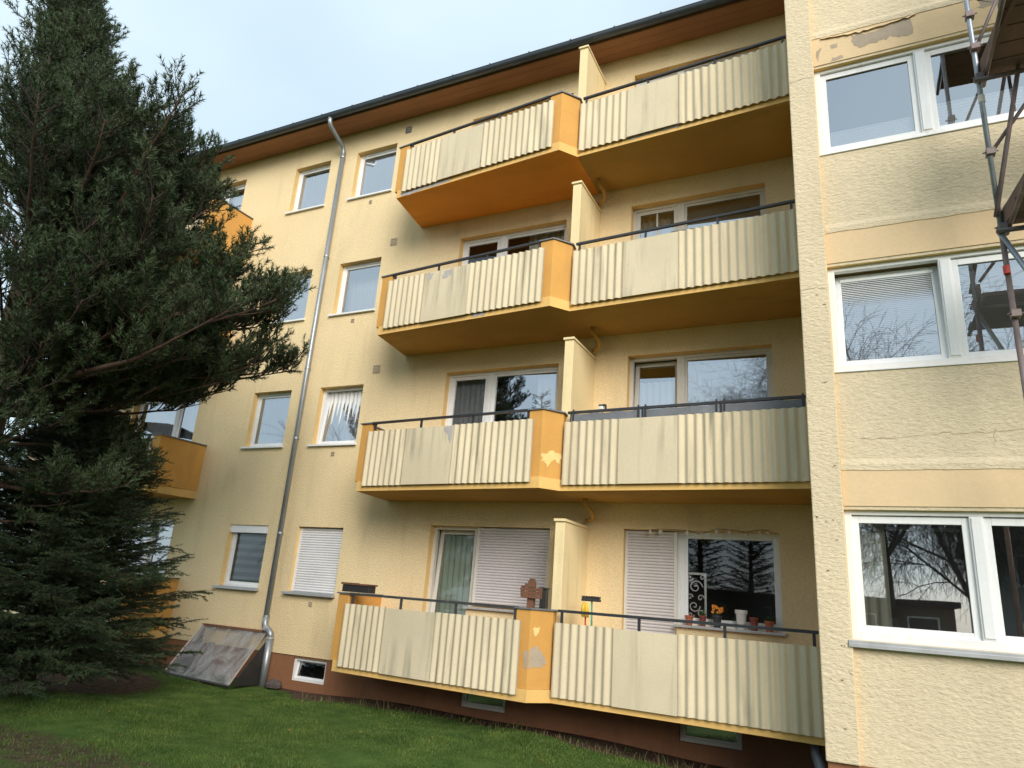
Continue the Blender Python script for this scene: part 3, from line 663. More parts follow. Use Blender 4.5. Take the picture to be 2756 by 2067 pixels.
# ------------------------------------------------------------------ projecting wing on the right
YP, YW, YG = -2.40, -2.34, -2.285
WX = (-.10, 2.15); WZ = [(1.645+k*2.735, 2.895+k*2.735) for k in range(4)]
wh = [(WX[0], WX[1], a, c) for a, c in WZ]+[(3.1, 4.6, a, c) for a, c in WZ]
mb = MB(); wall_grid(-.10, 8.0, .55, 11.9, wh, YW, .30, mb)
mb.add([(8, YW, -.4), (8, 11, -.4), (8, 11, 11.9), (8, YW, 11.9)], [(0, 1, 2, 3)])
mb.build('wing_wall', [m_wing, m_reveal], bld)
mb = MB(); mb.box(-.395, -.101, YP, .4, .55, 11.9); mb.build('wing_corner_pier', m_wing, bld, bevel=.012)
mb = MB(); mb.box(-.115, -.0995, YP+.004, YW-.001, .552, 11.88); mb.build('wing_corner_reveal', m_reveal, bld)
mb = MB(); mb.box(-.38, 7.98, YP+.05, .4, -.4, .549); mb.build('wing_plinth', m_plinth, bld)
mb = MB(); mb.box(-.5, 8.3, -2.8, 11.6, 11.905, 12.1); mb.build('wing_roof', m_roof, bld)
bands = [(2.895+k*2.735+.035, 3.305+k*2.755) for k in range(3)]
for i, (a, c) in enumerate(bands):
    mb = MB(); mb.box(-.0985, 7.9, YW-.012, YW-.001, a, c); mb.build('lintel_band', m_band, bld)
    mb = MB(); n = 60
    vv = [];  r = random.Random(i)
    for j in range(n+1):
        x = -.098+8.0*j/n; vv += [(x, YW-.020, c-.012+r.uniform(-.006, .006)), (x, YW-.020, c+.05), ]
    ff = [(2*j, 2*j+2, 2*j+3, 2*j+1) for j in range(n)]
    mb.add(vv, ff); vv2 = []
    for j in range(n+1): vv2 += [(vv[2*j][0], YW-.0005, vv[2*j][2]), vv[2*j]]
    mb.add(vv2, [(2*j, 2*j+2, 2*j+3, 2*j+1) for j in range(n)])
    mb.add([vv[1], vv[2*n+1], (vv[2*n+1][0], YW-.0005, vv[1][2]+.06), (vv[1][0], YW-.0005, vv[1][2]+.06)], [(0, 1, 2, 3)])
    mb.build('plaster_edge', m_wing, bld)
onW = lambda x, z, o: (x, YW-.012-o, z)
spot('bare_patch', m_bare, [(.33, 8.72), (.60, 8.70), (.82, 8.76), (1.0, 8.79), (.995, 8.54), (.85, 8.53), (.75, 8.58), (.62, 8.53), (.45, 8.51), (.36, 8.58)], onW, bld, .012, seed=21)
spot('bare_patch', m_bare, [(.10, 8.66), (.19, 8.67), (.18, 8.61), (.11, 8.61)], onW, bld, .006, seed=22)
spot('bare_patch', m_bare, [(.0, 8.66), (-.05, 8.45), (-.06, 8.62)], onW, bld, .006, seed=23)
spot('bare_patch', m_bare, [(1.66, 8.79), (2.1, 8.80), (2.1, 8.50), (1.95, 8.47), (1.85, 8.66), (1.7, 8.64)], onW, bld, .012, seed=24)
spot('bare_patch', m_bare, [(.12, 8.46), (.22, 8.47), (.25, 8.43), (.1, 8.41)], onW, bld, .006, seed=25)
# loose strip of paint along the crack
mb = MB(); r = random.Random(4); vv = []
for j in range(25):
    x = .0+1.05*j/24; z = 8.815-.05*math.sin(j/24*math.pi)-.0*x+r.uniform(-.008, .008)
    vv += [(x, YW-.014, z), (x, YW-.030-r.uniform(0, .01), z-.02-r.uniform(0, .025))]
mb.add(vv, [(2*j, 2*j+1, 2*j+3, 2*j+2) for j in range(24)]); mb.build('peeling_paint', m_band, bld)
m_crack = pmat('crack_shadow', (.34, .26, .16), .95, .2, 9, .1, 40, spec=.1)  # even brown of the plaster cracks and chips
def crack(pts, y, wd, seed, name='crack'):
    r = random.Random(seed); b = MB(); vv = []; n_ = len(pts)-1; m_ = n_*7
    for i in range(m_+1):
        t = i/m_*n_; a = min(int(t), n_-1); f_ = t-a; x = pts[a][0]+(pts[a+1][0]-pts[a][0])*f_; z = pts[a][1]+(pts[a+1][1]-pts[a][1])*f_
        x += r.gauss(0, .006); z += r.gauss(0, .006); w_ = wd*r.uniform(.25, 1.); dx, dz = pts[a+1][0]-pts[a][0], pts[a+1][1]-pts[a][1]; L = math.hypot(dx, dz)
        vv += [(x-dz/L*w_, y, z+dx/L*w_), (x+dz/L*w_, y, z-dx/L*w_)]
    b.add(vv, [(2*i, 2*i+1, 2*i+3, 2*i+2) for i in range(m_)]); b.build(name, m_crack, bld)
crack([(.1, 3.62), (.5, 3.63), (.9, 3.66), (1.2, 3.65), (1.5, 3.68), (2.0, 3.66)], YW-.003, .0028, 1)
crack([(1.27, 3.7), (1.25, 3.52)], YW-.003, .003, 2)
crack([(-.395, 8.2), (-.2, 8.21), (-.11, 8.2)], YP-.003, .003, 5); crack([(-.39, 5.35), (-.25, 5.37), (-.12, 5.34)], YP-.003, .003, 6)
rr_ = random.Random(77)
for i in range(16):
    x = rr_.uniform(-.37, -.14); z = rr_.choice([rr_.uniform(.7, 3.4), rr_.uniform(3.2, 5.6)]); s_ = rr_.uniform(.008, .022); a_ = rr_.uniform(-.6, .6)
    crack([(x-s_, z-s_*a_), (x+s_, z+s_*a_)], YP-.003, .005, 30+i, 'plaster_chip')
def wing_window(k, x0, x1, fit, openL=False, sill=False):
    z0, z1 = WZ[k]; y = YG
    w = node('wing_window', ((x0+x1)/2, y, z0), bld)
    mb = MB(); mb.ring(x0-.003, x1+.003, z0-.003, z1+.003, .07, y, y+.08, wb=.085, wt=.05)
    xm = x0+(1.04+.09)/(2.24)*(x1-x0)
    mb.box(xm-.06, xm+.06, y+.001, y+.079, z0+.08, z1-.045); mb.box(xm-.045, xm+.045, y-.012, y+.003, z0+.10, z1-.06)
    mb.build('frame', m_white, w, bevel=.006)
    t = 5 if openL else 0
    sash(w, x0+.058, xm-.05, z0+.07, z1-.055, y+.03 if not t else y+.04, m_white, m_glass if k != 1 else m_glass_hi, .07, .05, t)
    sash(w, xm+.05, x1-.058, z0+.07, z1-.055, y+.03, m_white, m_glass if k != 1 else m_glass_hi, .07, .05)
    room(w, x0, x1, z0, z1, YW+.3, 1.4)
    fit(w, x0, x1, xm, z0, z1)
    if sill:
        s = MB(); s.box(x0-.035, x1+.04, YW-.075, y+.004, z0-.055, z0-.004); s.box(x0-.035, x1+.04, YW-.08, YW-.07, z0-.068, z0-.03); s.build('sill', m_sill, w, bevel=.004)
    else:
        s = MB(); s.box(x0-.004, x1+.004, YW-.018, y+.004, z0-.02, z0-.003); s.build('sill', m_white, w, bevel=.003)
def pleat(w, x0, x1, xm, z0, z1):
    for a, c in ((x0+.13, xm-.11), (xm+.12, x1-.13)):
        zt_ = z0+.47 if a > x0+.5 else z0+.37
        b = MB(); n = 18; vv = []
        for i in range(n+1): z = z0+.12+(zt_-z0-.12)*i/n; vv += [(a, YG+.10+(.012 if i % 2 else 0), z), (c, YG+.10+(.012 if i % 2 else 0), z)]
        b.add(vv, [(2*i, 2*i+1, 2*i+3, 2*i+2) for i in range(n)]); b.box(a, c, YG+.095, YG+.115, zt_, zt_+.015); b.build('pleated_blind', m_blind, w)
def venet(w, x0, x1, xm, z0, z1):
    for a, c in ((x0+.12, xm-.1), (xm+.11, x1-.12)):
        b = MB(); n = 46; zz0 = z0+.12; zz1 = z1-.13
        for i in range(n):
            z = zz0+(zz1-zz0)*i/n; b.add([(a, YG+.125, z), (c, YG+.125, z), (c, YG+.145, z+.017), (a, YG+.145, z+.017)], [(0, 1, 2, 3)])
        b.box(a, c, YG+.12, YG+.15, zz1, zz1+.03); b.build('venetian_blind', m_blind, w)
        b = MB(); b.box(a-.1, c+.1, YG+.5, YG+.504, z0, z1); b.build('curtain', m_curtain, w)
def drape(w, x0, x1, xm, z0, z1):
    b = MB(); wavy(b, x0+.10, x0+.36, z0+.05, z1-.02, YG+.22, .03, .09); b.build('curtain', m_curtain_c, w, smooth=True)
    b = MB(); b.box(x0+.13, xm-.11, YG+.28, YG+.30, z1-.16, z1-.13); b.build('curtain_rail', m_white, w)
for k, (fit, op, sl) in enumerate(((drape, False, True), (venet, True, False), (pleat, False, False), (pleat, False, False))):
    wing_window(k, WX[0], WX[1], fit, op, sl); wing_window(k, 3.1, 4.6, fit, False, sl)
# stub of drain pipe in the corner beside the wing
mb = MB(); mb.tube([(-.55, -1.15, .50), (-.55, -1.2, .40), (-.5, -1.35, .30), (-.45, -1.55, .12), (-.43, -1.65, -.15)], .055, 10); mb.build('drain_pipe', m_cap, bld, smooth=True)
#PART2
# ------------------------------------------------------------------ trees
def unit(v): return v/(np.linalg.norm(v)+1e-9)
def needle_mesh(shoots, per, nlen, nwid, fwd, rg, taper=True):
    """shoots: array (n,7) base xyz, dir xyz, length -> needles as thin triangles round every shoot"""
    S = np.asarray(shoots); n = len(S)
    base = np.repeat(S[:, :3], per, 0); d = np.repeat(S[:, 3:6], per, 0); L = np.repeat(S[:, 6], per)
    a = np.where(np.abs(d[:, 2:3]) < .9, np.array([[0, 0, 1.]]), np.array([[1., 0, 0]])); x = np.cross(d, a); x /= np.linalg.norm(x, axis=1, keepdims=True); y = np.cross(d, x)
    t = rg.random(n*per)**.8; th = rg.random(n*per)*2*np.pi
    rad = x*np.cos(th)[:, None]+y*np.sin(th)[:, None]
    o = base+d*(t*L)[:, None]
    f = (fwd+.6*t+rg.normal(0, .15, n*per))[:, None]
    nd = rad+d*f; nd /= np.linalg.norm(nd, axis=1, keepdims=True)
    ln = nlen*(.7+.6*rg.random(n*per))
    tip = o+nd*ln[:, None]
    sv = np.cross(nd, rg.normal(size=(n*per, 3))); sv /= np.linalg.norm(sv, axis=1, keepdims=True)
    sv *= nwid*(.7+.6*rg.random(n*per))[:, None]
    v = np.empty((n*per, 3, 3)); v[:, 0] = o-sv*.5; v[:, 1] = o+sv*.5; v[:, 2] = tip
    return v.reshape(-1, 3), np.arange(n*per*3).reshape(-1, 3)
def twig_mesh(segs):
    """segs: list of (p0, p1, r0, r1) -> three-sided tapered twigs"""
    S = np.array([(*a, *b, c, d) for a, b, c, d in segs]); n = len(S)
    p0, p1, q0, q1 = S[:, :3], S[:, 3:6], S[:, 6], S[:, 7]
    d = p1-p0; d /= np.linalg.norm(d, axis=1, keepdims=True)+1e-9
    a = np.where(np.abs(d[:, 2:3]) < .9, np.array([[0, 0, 1.]]), np.array([[1., 0, 0]])); x = np.cross(d, a); x /= np.linalg.norm(x, axis=1, keepdims=True); y = np.cross(d, x)
    v = np.empty((n, 6, 3))
    for j in range(3):
        c, s = math.cos(2*math.pi*j/3), math.sin(2*math.pi*j/3)
        v[:, j] = p0+(x*c+y*s)*q0[:, None]; v[:, 3+j] = p1+(x*c+y*s)*q1[:, None]
    f = []
    for j in range(3):
        k = (j+1) % 3; f += [(j, k, 3+k), (j, 3+k, 3+j)]
    f = np.array(f)[None]+(np.arange(n)*6)[:, None, None]
    return v.reshape(-1, 3), f.reshape(-1, 3)
def limb_path(p0, az, length, e0, e1, n, rg, wob=.12):
    """curved limb: elevation goes from e0 to e1 along its length"""
    pts = [np.array(p0, float)]; a = az
    for i in range(n):
        t = (i+.5)/n; e = e0+(e1-e0)*t**1.5; a += rg.normal(0, wob); e += rg.normal(0, wob*.7)
        pts.append(pts[-1]+np.array([math.cos(a)*math.cos(e), math.sin(a)*math.cos(e), math.sin(e)])*length/n)
    return pts
def keep_clear(p):         # foliage stays on the garden side of walls and balconies
    lim = -1.62 if (p[0] < -12.2 and p[2] < 11) else (-.25 if p[2] < 11.4 else -.95)
    return p[1] < lim

def pine():
    rg = np.random.default_rng(11)
    sc = .722; zz = lambda z: 1.808+(z-1.808)*sc; TY = -5.0
    base = (-10.55, TY, 0)
    t = node('pine_tree', base); tag(t, 'tall dark pine with bare lower limbs towering over the lawn', 'tree')
    prof = [(2.6, 3.0), (3.4, 5.0), (4.2, 6.3), (4.9, 6.9), (5.7, 7.1), (6.6, 7.2), (7.7, 6.9), (8.3, 6.4), (9.4, 5.3), (10.7, 4.7), (11.7, 4.1), (13., 3.3), (14, 2.6), (15.5, 1.9), (17, 1.0), (18.5, .4)]
    pz = [zz(a) for a, _ in prof]; pr = [b*sc for _, b in prof]
    T = [(-14.7, .4), (-14.8, 3.), (-14.85, 5.), (-15.0, 7), (-15.3, 9), (-15.7, 11), (-16.3, 13.), (-16.9, 15.), (-17.3, 17), (-17.4, 18.3)]
    tp = [(base[0], TY, -.1)]+[(x*sc, TY+.03*math.sin(i*2.), zz(z)) for i, (x, z) in enumerate(T)]; tr = [.24, .22, .20, .19, .17, .15, .125, .10, .07, .04, .015]
    mb = MB(); mb.tube(tp, tr, 10); mb.build('trunk', m_bark, t, smooth=True)
    tz = np.array([p[2] for p in tp]); tx = np.array([p[0] for p in tp])
    limbs = MB(); segs = []; shoots = []
    nl = 215; zlo, zhi = 2.3, zz(18.)
    for i in range(nl+110):
        z0 = zlo+(zhi-zlo)*((i+rg.random())/nl)**.95
        az = i*2.39996+rg.normal(0, .3)
        if i >= nl: z0 = zz(4.4)+(zz(9.5)-zz(4.4))*rg.random(); az = rg.uniform(-.75, .95)
        if math.cos(az) < -.3 and i % 2: az = rg.uniform(-1.1, .9)
        c = math.cos(az)
        low = z0 < zz(6.8); rise = .55 if low else .9
        Rm = np.interp(z0+rise, pz, pr)*(.66+.34*(c+1)/2)*(.66+.36*rg.random())
        Rm *= np.interp(z0, [zz(3), zz(4.2), zz(5.6), zz(7.2), zz(9), zz(12), zz(16)], [.52, .62, .77, .77, .59, .47, .46])
        Rm *= .88+.24*math.sin(2.3*az+2.1*z0)*math.sin(1.1*z0+az)+.10*math.sin(5*z0)
        if math.sin(az) < -.3: Rm *= .88
        if c < -.2: Rm *= .72
        if zz(4.3) < z0 < zz(8.2) and math.sin(az) < -.3 and c < .85: continue
        p0 = (np.interp(z0, tz, tx), TY, z0)
        e0, e1 = (R(6), R(26)) if low else (R(24), R(48))
        if z0 > zz(11.): e0, e1 = R(34), R(64)
        if z0 < zz(4.): e0, e1 = R(0), R(10)
        pts = limb_path(p0, az, Rm*1.06, e0+rg.normal(0, .08), e1, 9, rg, .10)
        n = len(pts)
        rr = [max(.009, (.020+.011*Rm)*(1-j/(n-1))**.8) for j in range(n)]
        limbs.tube([tuple(q) for q in pts], rr, 6)
        start = .12 if i < nl else .2
        if z0 < zz(7.2): start = .32
        if z0 < zz(6.0): start = .42
        if i >= nl: Rm *= 1.
        if c < .1 and z0 < zz(7.5): start = .55
        cum = np.linspace(0, 1, n); P = np.array(pts)
        m = int(Rm*(1-start)/.058)+2
        for j in range(m):
            u = start+(1-start)*((j+rg.random()*.8)/m)**.9; u = min(u, .999)
            if math.sin(u*Rm*5.2+i*1.7) < -.25 and u < .9: continue
            q = np.array([np.interp(u, cum, P[:, d]) for d in range(3)]); q2 = np.array([np.interp(min(1, u+.05), cum, P[:, d]) for d in range(3)]); q1 = np.array([np.interp(u-.05, cum, P[:, d]) for d in range(3)])
            fwd_ = unit(q2-q1); side = unit(np.cross(fwd_, [0, 0, 1.]))*(1 if j % 2 else -1)
            ln = (.30+.60*rg.random())*(1.2-.55*u)
            dr = unit(fwd_*.75+side*(.7+rg.normal(0, .25))+np.array([0, 0, .30+rg.normal(0, .32)]))
            k = 4; pp = [q]
            for s_ in range(k):
                dr = unit(dr+np.array([0, 0, .14])+rg.normal(0, .10, 3)); pp.append(pp[-1]+dr*ln/k)
            if not keep_clear(pp[-1]): continue
            for s_ in range(k): segs.append((pp[s_], pp[s_+1], .009*(1-s_/k)+.003, .009*(1-(s_+1)/k)+.003))
            nt = int(ln/.082)+1
            for s_ in range(nt):
                v = .2+.8*(s_+rg.random()*.6)/nt; v = min(v, .99); a = int(v*k); f_ = v*k-a
                b0 = pp[a]*(1-f_)+pp[a+1]*f_; dd = unit(pp[a+1]-pp[a])
                sd_ = unit(np.cross(dd, rg.normal(size=3)))
                d3 = unit(dd*.7+sd_*.65+np.array([0, 0, .6])); l3 = .12+.16*rg.random()
                segs.append((b0, b0+d3*l3, .005, .003)); shoots.append((*(b0+d3*l3*.2), *d3, l3*.85))
            dd = unit(pp[-1]-pp[-2]+np.array([0, 0, .15])); shoots.append((*(pp[-1]-dd*.05), *dd, .2))
    limbs.build('limbs', m_bark, t, smooth=True)
    v, f = twig_mesh(segs); npmesh('twigs', v, f, m_twig, t)
    v, f = needle_mesh(shoots, 30, .070, .0122, .65, rg); npmesh('crown', v, f, m_pine, t)
    print('pine shoots', len(shoots), 'segs', len(segs))
    return t
pine()

def spruce(name, base, height, rad, label, nl=150, seed=3, clear=True, per=26, zmin=.35, dens=1., right=1.):
    rg = np.random.default_rng(seed); bx_, by_, bz_ = base
    t = node(name, base); tag(t, label, 'tree')
    mb = MB(); mb.tube([(bx_, by_, bz_-.1), (bx_+.02, by_, bz_+height*.5), (bx_, by_, bz_+height)], [.04*height*.55+.03, .03*height*.4+.02, .01], 8); mb.build('trunk', m_bark, t, smooth=True)
    limbs = MB(); segs = []; shoots = []
    for i in range(nl):
        u = ((i+rg.random())/nl); z0 = bz_+zmin+(height-zmin-.15)*u
        az = i*2.39996+rg.normal(0, .25)
        Rm = rad*(1-u)**.62*(.72+.36*rg.random())
        if u < .12: Rm *= .82+1.2*u
        if math.cos(az) > .3: Rm *= right
        pts = limb_path((bx_, by_, z0), az, max(.2, Rm), R(4)+u*R(25), R(2)+u*R(38), 7, rg, .07)
        if clear:
            while len(pts) > 3 and not keep_clear(pts[-1]): pts.pop()
            if not keep_clear(pts[-1]): continue
        n = len(pts); limbs.tube([tuple(q) for q in pts], [max(.006, .022*(1-j/(n-1))) for j in range(n)], 5)
        cum = np.linspace(0, 1, n); P = np.array(pts); m = int(Rm/.085*dens)+3
        for j in range(m):
            w_ = min(.999, .12+.88*(j+rg.random()*.7)/m)
            q = np.array([np.interp(w_, cum, P[:, d]) for d in range(3)]); q2 = np.array([np.interp(min(1, w_+.06), cum, P[:, d]) for d in range(3)]); q1 = np.array([np.interp(w_-.06, cum, P[:, d]) for d in range(3)])
            fwd_ = unit(q2-q1); side = unit(np.cross(fwd_, [0, 0, 1.]))*(1 if j % 2 else -1)
            ln = (.22+.42*rg.random())*(1.25-.75*w_)*(.6+.25*rad/2)
            dr = unit(fwd_*.8+side*.75+np.array([0, 0, -.10+rg.normal(0, .18)]))
            k = 3; pp = [q]
            for s_ in range(k):
                dr = unit(dr+fwd_*.08+np.array([0, 0, -.03])+rg.normal(0, .07, 3)); pp.append(pp[-1]+dr*ln/k)
            if clear and not keep_clear(pp[-1]): continue
            for s_ in range(k):
                segs.append((pp[s_], pp[s_+1], .006, .004)); d_ = pp[s_+1]-pp[s_]; L_ = np.linalg.norm(d_); shoots.append((*pp[s_], *(d_/L_), L_*1.1))
            for s_ in range(max(1, int(ln/.11*dens))):
                v = rg.random()*.9; a = int(v*k); b0 = pp[a]+(pp[a+1]-pp[a])*(v*k-a); sd_ = unit(np.cross(unit(pp[a+1]-pp[a]), [0, 0, 1.]))*(1 if s_ % 2 else -1)
                d3 = unit(unit(pp[a+1]-pp[a])*.9+sd_*.7+np.array([0, 0, rg.normal(-.1, .2)])); shoots.append((*b0, *d3, .10+.12*rg.random()))
        d_ = unit(P[-1]-P[-2]); shoots.append((*(P[-1]-d_*.1), *d_, .25))
    limbs.build('limbs', m_twig, t, smooth=True)
    v, f = twig_mesh(segs); npmesh('twigs', v, f, m_twig, t)
    v, f = needle_mesh(shoots, per, .034, .0075 if clear else .04, .75, rg); npmesh('crown', v, f, m_spruce, t)
    print(name, 'shoots', len(shoots))
    return t
spruce('spruce_tree', (-10.45, -3.75, 0), 4.1, 2.35, 'low bushy spruce sweeping the ground under the pine', nl=330, per=30, right=1.0, zmin=.30, dens=1.15)
spruce('spruce_tree', (-12.2, -16.5, 0), 10.6, 2.4, 'slender spruce across the garden, mirrored in a balcony window', nl=90, seed=9, clear=False, per=7, dens=.5, zmin=.6)

def bare_tree(base, height, label, seed, spread=.5, depth=5, lean=0.):
    rg = np.random.default_rng(seed); t = node('birch_tree', base); tag(t, label, 'tree', 'bare trees across the garden')
    segs = []
    def grow(p, d, ln, r, lev):
        k = 3 if lev < 5 else 2; q = p
        for i in range(k):
            d = unit(d+rg.normal(0, .10, 3)+np.array([0, 0, .05 if lev < 2 else -.03*lev])); q2 = q+d*ln/k
            r1 = r*(1-.25*(i+1)/k); segs.append((q, q2, r*(1-.25*i/k), r1))
            if lev < depth and (lev > 0 or i > 0):
                for _ in range(2 if lev < 3 else 2):
                    sd_ = unit(np.cross(d, rg.normal(size=3))); nd = unit(d*.75+sd_*(spread+.25*rg.random())); grow(q2, nd, ln*(.55+.25*rg.random()), r1*.52, lev+1)
            q = q2
        if lev < depth: grow(q, unit(d+rg.normal(0, .2, 3)), ln*.75, r*.7, lev+1)
    grow(np.array(base, float)+np.array([0, 0, -.1]), unit(np.array([lean, 0, 1.])), height*.36, height*.0095, 0)
    big = [s for s in segs if s[2] > .04]; small = [s for s in segs if s[2] <= .04]
    mb = MB()
    for a, b_, c, d in big: mb.tube([tuple(a), tuple(b_)], [c, d], 7)
    mb.build('trunk', m_birch, t, smooth=True)
    v, f = twig_mesh([(a, b_, max(c, .006), max(d, .005)) for a, b_, c, d in small]); npmesh('twigs', v, f, m_birch, t)
    print('bare', len(segs))
bare_tree((1.2, -25., 0), 18., 'tall bare tree mirrored in the lowest right-hand window', 5, depth=6)
bare_tree((4.2, -24., 0), 13., 'bare tree nearest the grey house opposite', 8, depth=4)
bare_tree((-24., -15.5, 0), 13.5, 'bare tree mirrored in the small window beside the downspout', 15, depth=4)

for i, (x, y, h_) in enumerate(((-10.5, -27.5, 8.), (-7.6, -28., 9.2), (-4.9, -27.2, 7.6))):  # spruces added behind the viewpoint so the ground floor pane mirrors something dark
    spruce('spruce_tree', (x, y, 0), h_, 2.3, ['leftmost of the three dark spruces in front of the garage', 'tallest, middle one of the three dark spruces in front of the garage', 'rightmost of the three dark spruces in front of the garage'][i], nl=150, seed=20+i, clear=False, per=9, dens=.7, zmin=.3)

# ------------------------------------------------------------------ houses opposite (seen in the panes)
def house(name, x0, x1, y0, y1, h, label, mat, floors, nwin, flat):
    t = node(name, ((x0+x1)/2, (y0+y1)/2, 0)); tag(t, label, 'building')
    hs = []
    for k in range(floors):
        for i in range(nwin):
            cx = x0+(x1-x0)*(i+.5)/nwin; z = .95+k*2.8; hs.append((cx-.6, cx+.6, z, z+1.3))
    b = MB(); b.box(x0, x1, y0, y1, -.3, h); b.build('wall', mat, t)
    for hh in hs:
        wn = node('window', ((hh[0]+hh[1])/2, y1, hh[2]), t)
        f_ = MB(); f_.ring(hh[0], hh[1], hh[2], hh[3], .07, y1-.02, y1+.03); f_.build('frame', m_white, wn)
        p_ = MB(); p_.box(hh[0]+.07, hh[1]-.07, y1-.01, y1+.012, hh[2]+.07, hh[3]-.07); p_.build('pane', m_pot_dark, wn)
        s_ = MB(); s_.box(hh[0]-.05, hh[1]+.05, y1, y1+.1, hh[2]-.05, hh[2]-.005); s_.build('sill', m_sill, wn)
    b = MB()
    if flat: b.box(x0-.25, x1+.25, y0-.25, y1+.3, h+.002, h+.25)
    else:
        ym = (y0+y1)/2; b.add([(x0-.4, y1+.5, h-.05), (x1+.4, y1+.5, h-.05), (x1+.4, ym, h+1.6), (x0-.4, ym, h+1.6), (x0-.4, y0-.5, h-.05), (x1+.4, y0-.5, h-.05)],
                           [(1, 0, 3, 2), (2, 3, 4, 5), (0, 4, 3), (1, 2, 5), (0, 1, 5, 4)])
    b.build('roof', m_roof, t)
m_house = pmat('grey_render', (.30, .29, .28), .9, .08, .6, .06, 20, spec=.2); m_gar = pmat('brown_render', (.17, .13, .10), .9, .1, .6, .06, 20, spec=.2)
house('garage', -16, 3.6, -37, -31, 2.7, 'low flat-roofed brown garage row across the garden', m_gar, 1, 8, True)
house('house', 5.2, 19, -40, -31, 5.6, 'grey two-storey house across the garden', m_house, 2, 5, False)

# ------------------------------------------------------------------ scaffold by the wing
sc_ = node('scaffold', (2.4, -3.5, 0)); tag(sc_, 'rusty steel tube scaffold with brown plank decks beside the wing', 'scaffold')
def tubep(name, pts, r=.024, mat=None): b = MB(); b.tube(pts, r, 10); return b.build(name, mat or m_steel, sc_, smooth=True)
for (x, y) in ((1.41, -3.1), (3.9, -3.1), (1.62, -4.1), (3.9, -4.1)):
    if (x, y) == (1.62, -4.1): x = 2.3
    zj = 5.43
    tubep('standard', [(x, y, 0.0), (x, y, zj)], .024, m_rust); tubep('standard', [(x, y, zj), (x, y, 10.2)], .024, m_steel)
    b = MB(); b.box(x-.09, x+.09, y-.09, y+.09, -.02, .012); b.build('base_plate', m_rust, sc_)
for z in (3.35, 5.38, 7.08, 9.1):
    tubep('ledger', [(1.36, -3.16, z), (3.95, -3.16, z)], .024, m_rust); tubep('transom', [(1.47, -2.98, z+.05), (1.47, -4.2, z+.05)], .022, m_rust); tubep('transom', [(3.84, -2.98, z+.05), (3.84, -4.2, z+.05)], .022, m_rust)
tubep('brace', [(1.38, -3.13, 5.55), (1.84, -3.13, 7.59), (2.3, -3.13, 9.6)], .022, m_rust)
tubep('brace', [(1.38, -3.13, 5.40), (2.15, -3.13, 3.42)], .024, m_steel)
tubep('brace', [(1.415, -3.07, 6.26), (2.05, -3.07, 7.18)], .018, m_rust); tubep('brace', [(1.47, -3.07, 5.66), (2.2, -3.07, 6.66)], .018, m_rust); tubep('brace', [(1.42, -3.07, 7.50), (1.85, -3.07, 8.5)], .018, m_rust)
for (x, y, z) in ((1.41, -3.13, 7.12), (1.41, -3.13, 5.42), (1.41, -3.10, 6.26), (1.41, -3.1, 7.93), (1.41, -3.12, 7.5), (1.41, -3.12, 3.38), (1.41, -3.12, 4.55)):
    b = MB(); b.box(x-.032, x+.045, y-.05, y+.035, z-.035, z+.035); b.tube([(x-.06, y-.02, z), (x+.07, y-.02, z)], .009, 6); b.build('coupler', m_rust, sc_, bevel=.008)
for z in (5.475, 7.175, 9.2):
    for i in range(5):
        y0 = -4.18+.225*i; b = MB(); b.box(1.46+.02*((i*7) % 3), 3.98, y0, y0+.215, z, z+.045); b.build('plank', m_plank, sc_, bevel=.006)
    b = MB(); b.add([(1.43, -3.05, z-.02), (1.47, -3.05, z-.02), (1.60, -4.15, z-.02), (1.56, -4.15, z-.02), (1.43, -3.05, z+.15), (1.47, -3.05, z+.15), (1.60, -4.15, z+.15), (1.56, -4.15, z+.15)],
                    [(0, 3, 2, 1), (4, 5, 6, 7), (0, 1, 5, 4), (1, 2, 6, 5), (2, 3, 7, 6), (3, 0, 4, 7)]); b.build('toe_board', m_plank, sc_, bevel=.004)
b = MB(); b.tube([(1.40, -3.128, 4.95), (1.40, -3.128, 5.03)], .029, 10); b.build('red_tape', m_red, sc_)
b = MB(); b.tube([(1.412, -3.1, 6.85), (1.412, -3.1, 6.93)], .030, 10); b.build('joint_sleeve', m_frame_d, sc_)

# ------------------------------------------------------------------ cellar cover leaning on the plinth
cv = node('cellar_cover', (-10.5, -.5, 0)); tag(cv, 'clouded plastic lean-to cover on a frame over the cellar shaft', 'cover')
T0, T1 = (-11.40, -.06, .86), (-9.78, -.06, .85); B0, B1 = (-11.33, -.80, .05), (-9.60, -.92, .03)
def lerp(a, c, t): return tuple(a[i]+(c[i]-a[i])*t for i in range(3))
b = MB(); g = []
for i in range(2): pass
nrm = Vector(Vector(T1)-Vector(T0)).cross(Vector(B0)-Vector(T0)).normalized()
if nrm.y > 0: nrm = -nrm
o_ = nrm*.004
q = [Vector(T0), Vector(T1), Vector(B1), Vector(B0)]; b.add([tuple(p+o_) for p in q]+[tuple(p-o_) for p in q], [(0, 3, 2, 1), (4, 5, 6, 7), (0, 1, 5, 4), (1, 2, 6, 5), (2, 3, 7, 6), (3, 0, 4, 7)]); b.build('sheet', m_acryl, cv)
m_al = pmat('dull_aluminium', (.42, .36, .32), .45, .15, 4, .1, 30, metal=.5)
for nm, a, c in (('side_rail', T0, B0), ('side_rail', T1, B1)):
    b = MB(); b.tube([tuple(Vector(a)+nrm*.016), tuple(Vector(c)+nrm*.016)], .020, 4); b.build(nm, m_al, cv)
b = MB(); b.box(-11.43, -9.75, -.085, -.0, .845, .885); b.build('top_rail', m_wood, cv)
b = MB(); b.tube([tuple(Vector(B0)+Vector((-.02, -.01, 0))), tuple(Vector(B1)+Vector((.02, -.01, 0)))], .024, 4); b.build('bottom_rail', m_black, cv)
